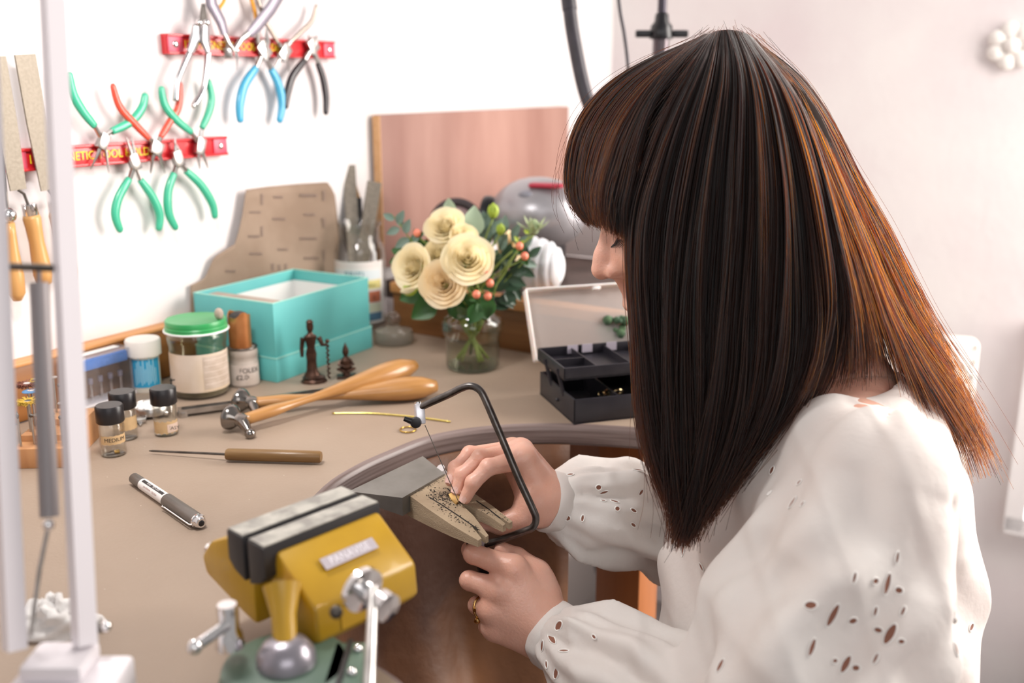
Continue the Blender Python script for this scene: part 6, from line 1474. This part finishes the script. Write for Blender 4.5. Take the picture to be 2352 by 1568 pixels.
lay = rng.uniform(.55, 1.02, NS) ** np.where(u < 1.0, 1.4, .7); mid = (u < .9) | (u > 7.6); lay = np.where(mid, lay * rng.uniform(.05, 1, NS) ** .6, np.maximum(lay, .80))
# pull in inner layers a little towards the head axis so that the outline stays crisp
ax_px = np.array((1690, 420.0)); inn = (1 - lay)[:, None] * np.where(mid, .05, .10)[:, None]
X[..., 0] += (ax_px[0] - X[..., 0]) * inn * np.clip(1.2 - t, .2, 1); X[..., 1] += (ax_px[1] - X[..., 1]) * inn * np.clip(.55 - t, 0, 1) * .8
ln = np.where(GAP, rng.uniform(.16, .36, NS), np.where(FRI, rng.uniform(.93, 1.0, NS), np.where((u > 7.12) & (u < 7.8), rng.uniform(.62, .80, NS), np.where(u > 7.2, rng.uniform(.70, 1.0, NS), .72 + .30 * np.sqrt(rng.random(NS))))))
# resample each strand to its own length
ts = t[None] * np.minimum(ln, 1.0)[:, None] * (NP - 1); k0 = np.clip(ts.astype(int), 0, NP - 2); fq = (ts - k0)[..., None]; ar = np.arange(NS)[:, None]
X = X[ar, k0] * (1 - fq) + X[ar, k0 + 1] * fq
tw = t[None] * ln[:, None]; X[..., 2] += (.0028 * np.sin(u[:, None] * 11 + 2.5 * tw + 1.0) + .0016 * np.sin(u[:, None] * 27 - 4 * tw)) * np.clip(tw * 3, 0, 1) * (~FRI)[:, None]
X[..., 0] += (9 * np.sin(u[:, None] * 6.3 + 5 * tw) + 5 * np.sin(u[:, None] * 17 + 9 * tw)) * tw ** 1.2 * (~FRI & (u > 3.25))[:, None]
wob = rng.normal(0, 1, (NS, 4)); amp = (t[None] ** 1.1)
X[..., 0] += (wob[:, :1] * (5 + 8 * t[None] ** 3) + wob[:, 1:2] * 4 * np.sin(t[None] * 7 + wob[:, 2:3] * 3)) * amp * np.where(FRI, .6, 1.0)[:, None]
X[..., 1] += wob[:, 3:4] * 5 * amp
back = np.clip(u - 7.4, 0, 1)[:, None] * np.clip(t[None] - .45, 0, 1); X[..., 0] += back * wob[:, :1] * 26
dep = HD - X[..., 2] * (lay * side)[:, None]
uv = (X[..., 0] - 1176) / FPX; vv = -(X[..., 1] - 784) / FPX
Wp = np.stack([uv * dep, (_c + vv * _s) * dep, (-_s + vv * _c) * dep + EYE.z], -1)
# a few stray hairs
def tubes(Wp, r0, r1):
    ns, n_, _ = Wp.shape; T = np.gradient(Wp, axis=1); T /= np.linalg.norm(T, axis=2, keepdims=True) + 1e-9
    a = np.cross(T, np.array((.25, 1.0, .15))); a /= np.linalg.norm(a, axis=2, keepdims=True) + 1e-9; b = np.cross(T, a)
    rad = (r0 + (r1 - r0) * np.linspace(0, 1, n_) ** 1.5)[None, :, None]
    ring = [Wp + rad * (a * math.cos(q) + b * math.sin(q)) for q in (0.5, 2.594, 4.689)]
    V = np.stack(ring, 2).reshape(-1, 3); base = (np.arange(ns)[:, None, None] * n_ + np.arange(n_ - 1)[None, :, None]) * 3; j = np.arange(3)[None, None]
    F = np.stack([base + j, base + (j + 1) % 3, base + 3 + (j + 1) % 3, base + 3 + j], -1).reshape(-1, 4); return V, F
sel = rng.choice(NS, 200, replace=False); St = Wp[sel].copy(); drift = rng.normal(0, 1, (200, 1, 3)) * np.array((.016, .010, .012)) * (t[None, :, None] ** 1.3) + rng.normal(0, .004, (200, 1, 3)); St += drift
# inner cap so that no scalp shows
def cap_sdf(Pn):
    d = sd_ell(Pn, H(-.010, 0, .018), HR, (.094, .074, .094)); d = smin(d, sd_ell(Pn, H(-.045, 0, -.06), HR, (.062, .066, .10)), .03)
    q = (Pn - A3(HC)) @ np.array(HR, dtype=np.float32); return np.maximum(d, np.where(q[:, 2] > .045, -1, q[:, 0] - .022 - .0))
lo, hi = box_of([H(.1, 0, 0), H(-.14, 0, 0), H(0, .1, .14), H(0, -.1, -.17)], .02); V4, F4 = surf_nets(cap_sdf, lo, hi, .005)
HP = np.concatenate([Wp, St]) - A3(pbase); NT = len(HP)
hc = bpy.data.hair_curves.new('hair'); hc.add_curves([NP] * NT)
hc.points.foreach_set('position', np.ascontiguousarray(HP, dtype=np.float32).ravel())
rr_ = np.concatenate([np.repeat((.00040 + (.00012 - .00040) * t ** 1.6)[None], NS, 0), np.repeat((.00012 + 0 * t)[None], len(St), 0)])
hc.points.foreach_set('radius', np.ascontiguousarray(rr_, dtype=np.float32).ravel())
HM = bpy.data.materials.new('dark_hair'); HM.use_nodes = True; nt = HM.node_tree; nt.nodes.remove(nt.nodes['Principled BSDF'])
hb_ = nt.nodes.new('ShaderNodeBsdfHairPrincipled'); hb_.model = 'CHIANG'; hb_.parametrization = 'MELANIN'
for k_, v_ in (('Melanin', .89), ('Melanin Redness', .82), ('Roughness', .48), ('Radial Roughness', .5), ('Coat', .0), ('Random Color', .15), ('IOR', 1.42)):
    hb_.inputs[k_].default_value = v_
nt.links.new(hb_.outputs[0], nt.nodes['Material Output'].inputs[0]); hc.materials.append(HM)
hair = bpy.data.objects.new('hair', hc); scene.collection.objects.link(hair); hair.parent = person; hair['kind'] = 'stuff'
hair['label'] = 'long straight dark brown hair with a fringe'
cap = bpy.data.objects.new('hair_underlayer', np_mesh('hair_underlayer', V4 - A3(pbase), F4, [mat('hair_underlayer', '1c100a', .95, spec=.05)])); scene.collection.objects.link(cap); cap.parent = hair
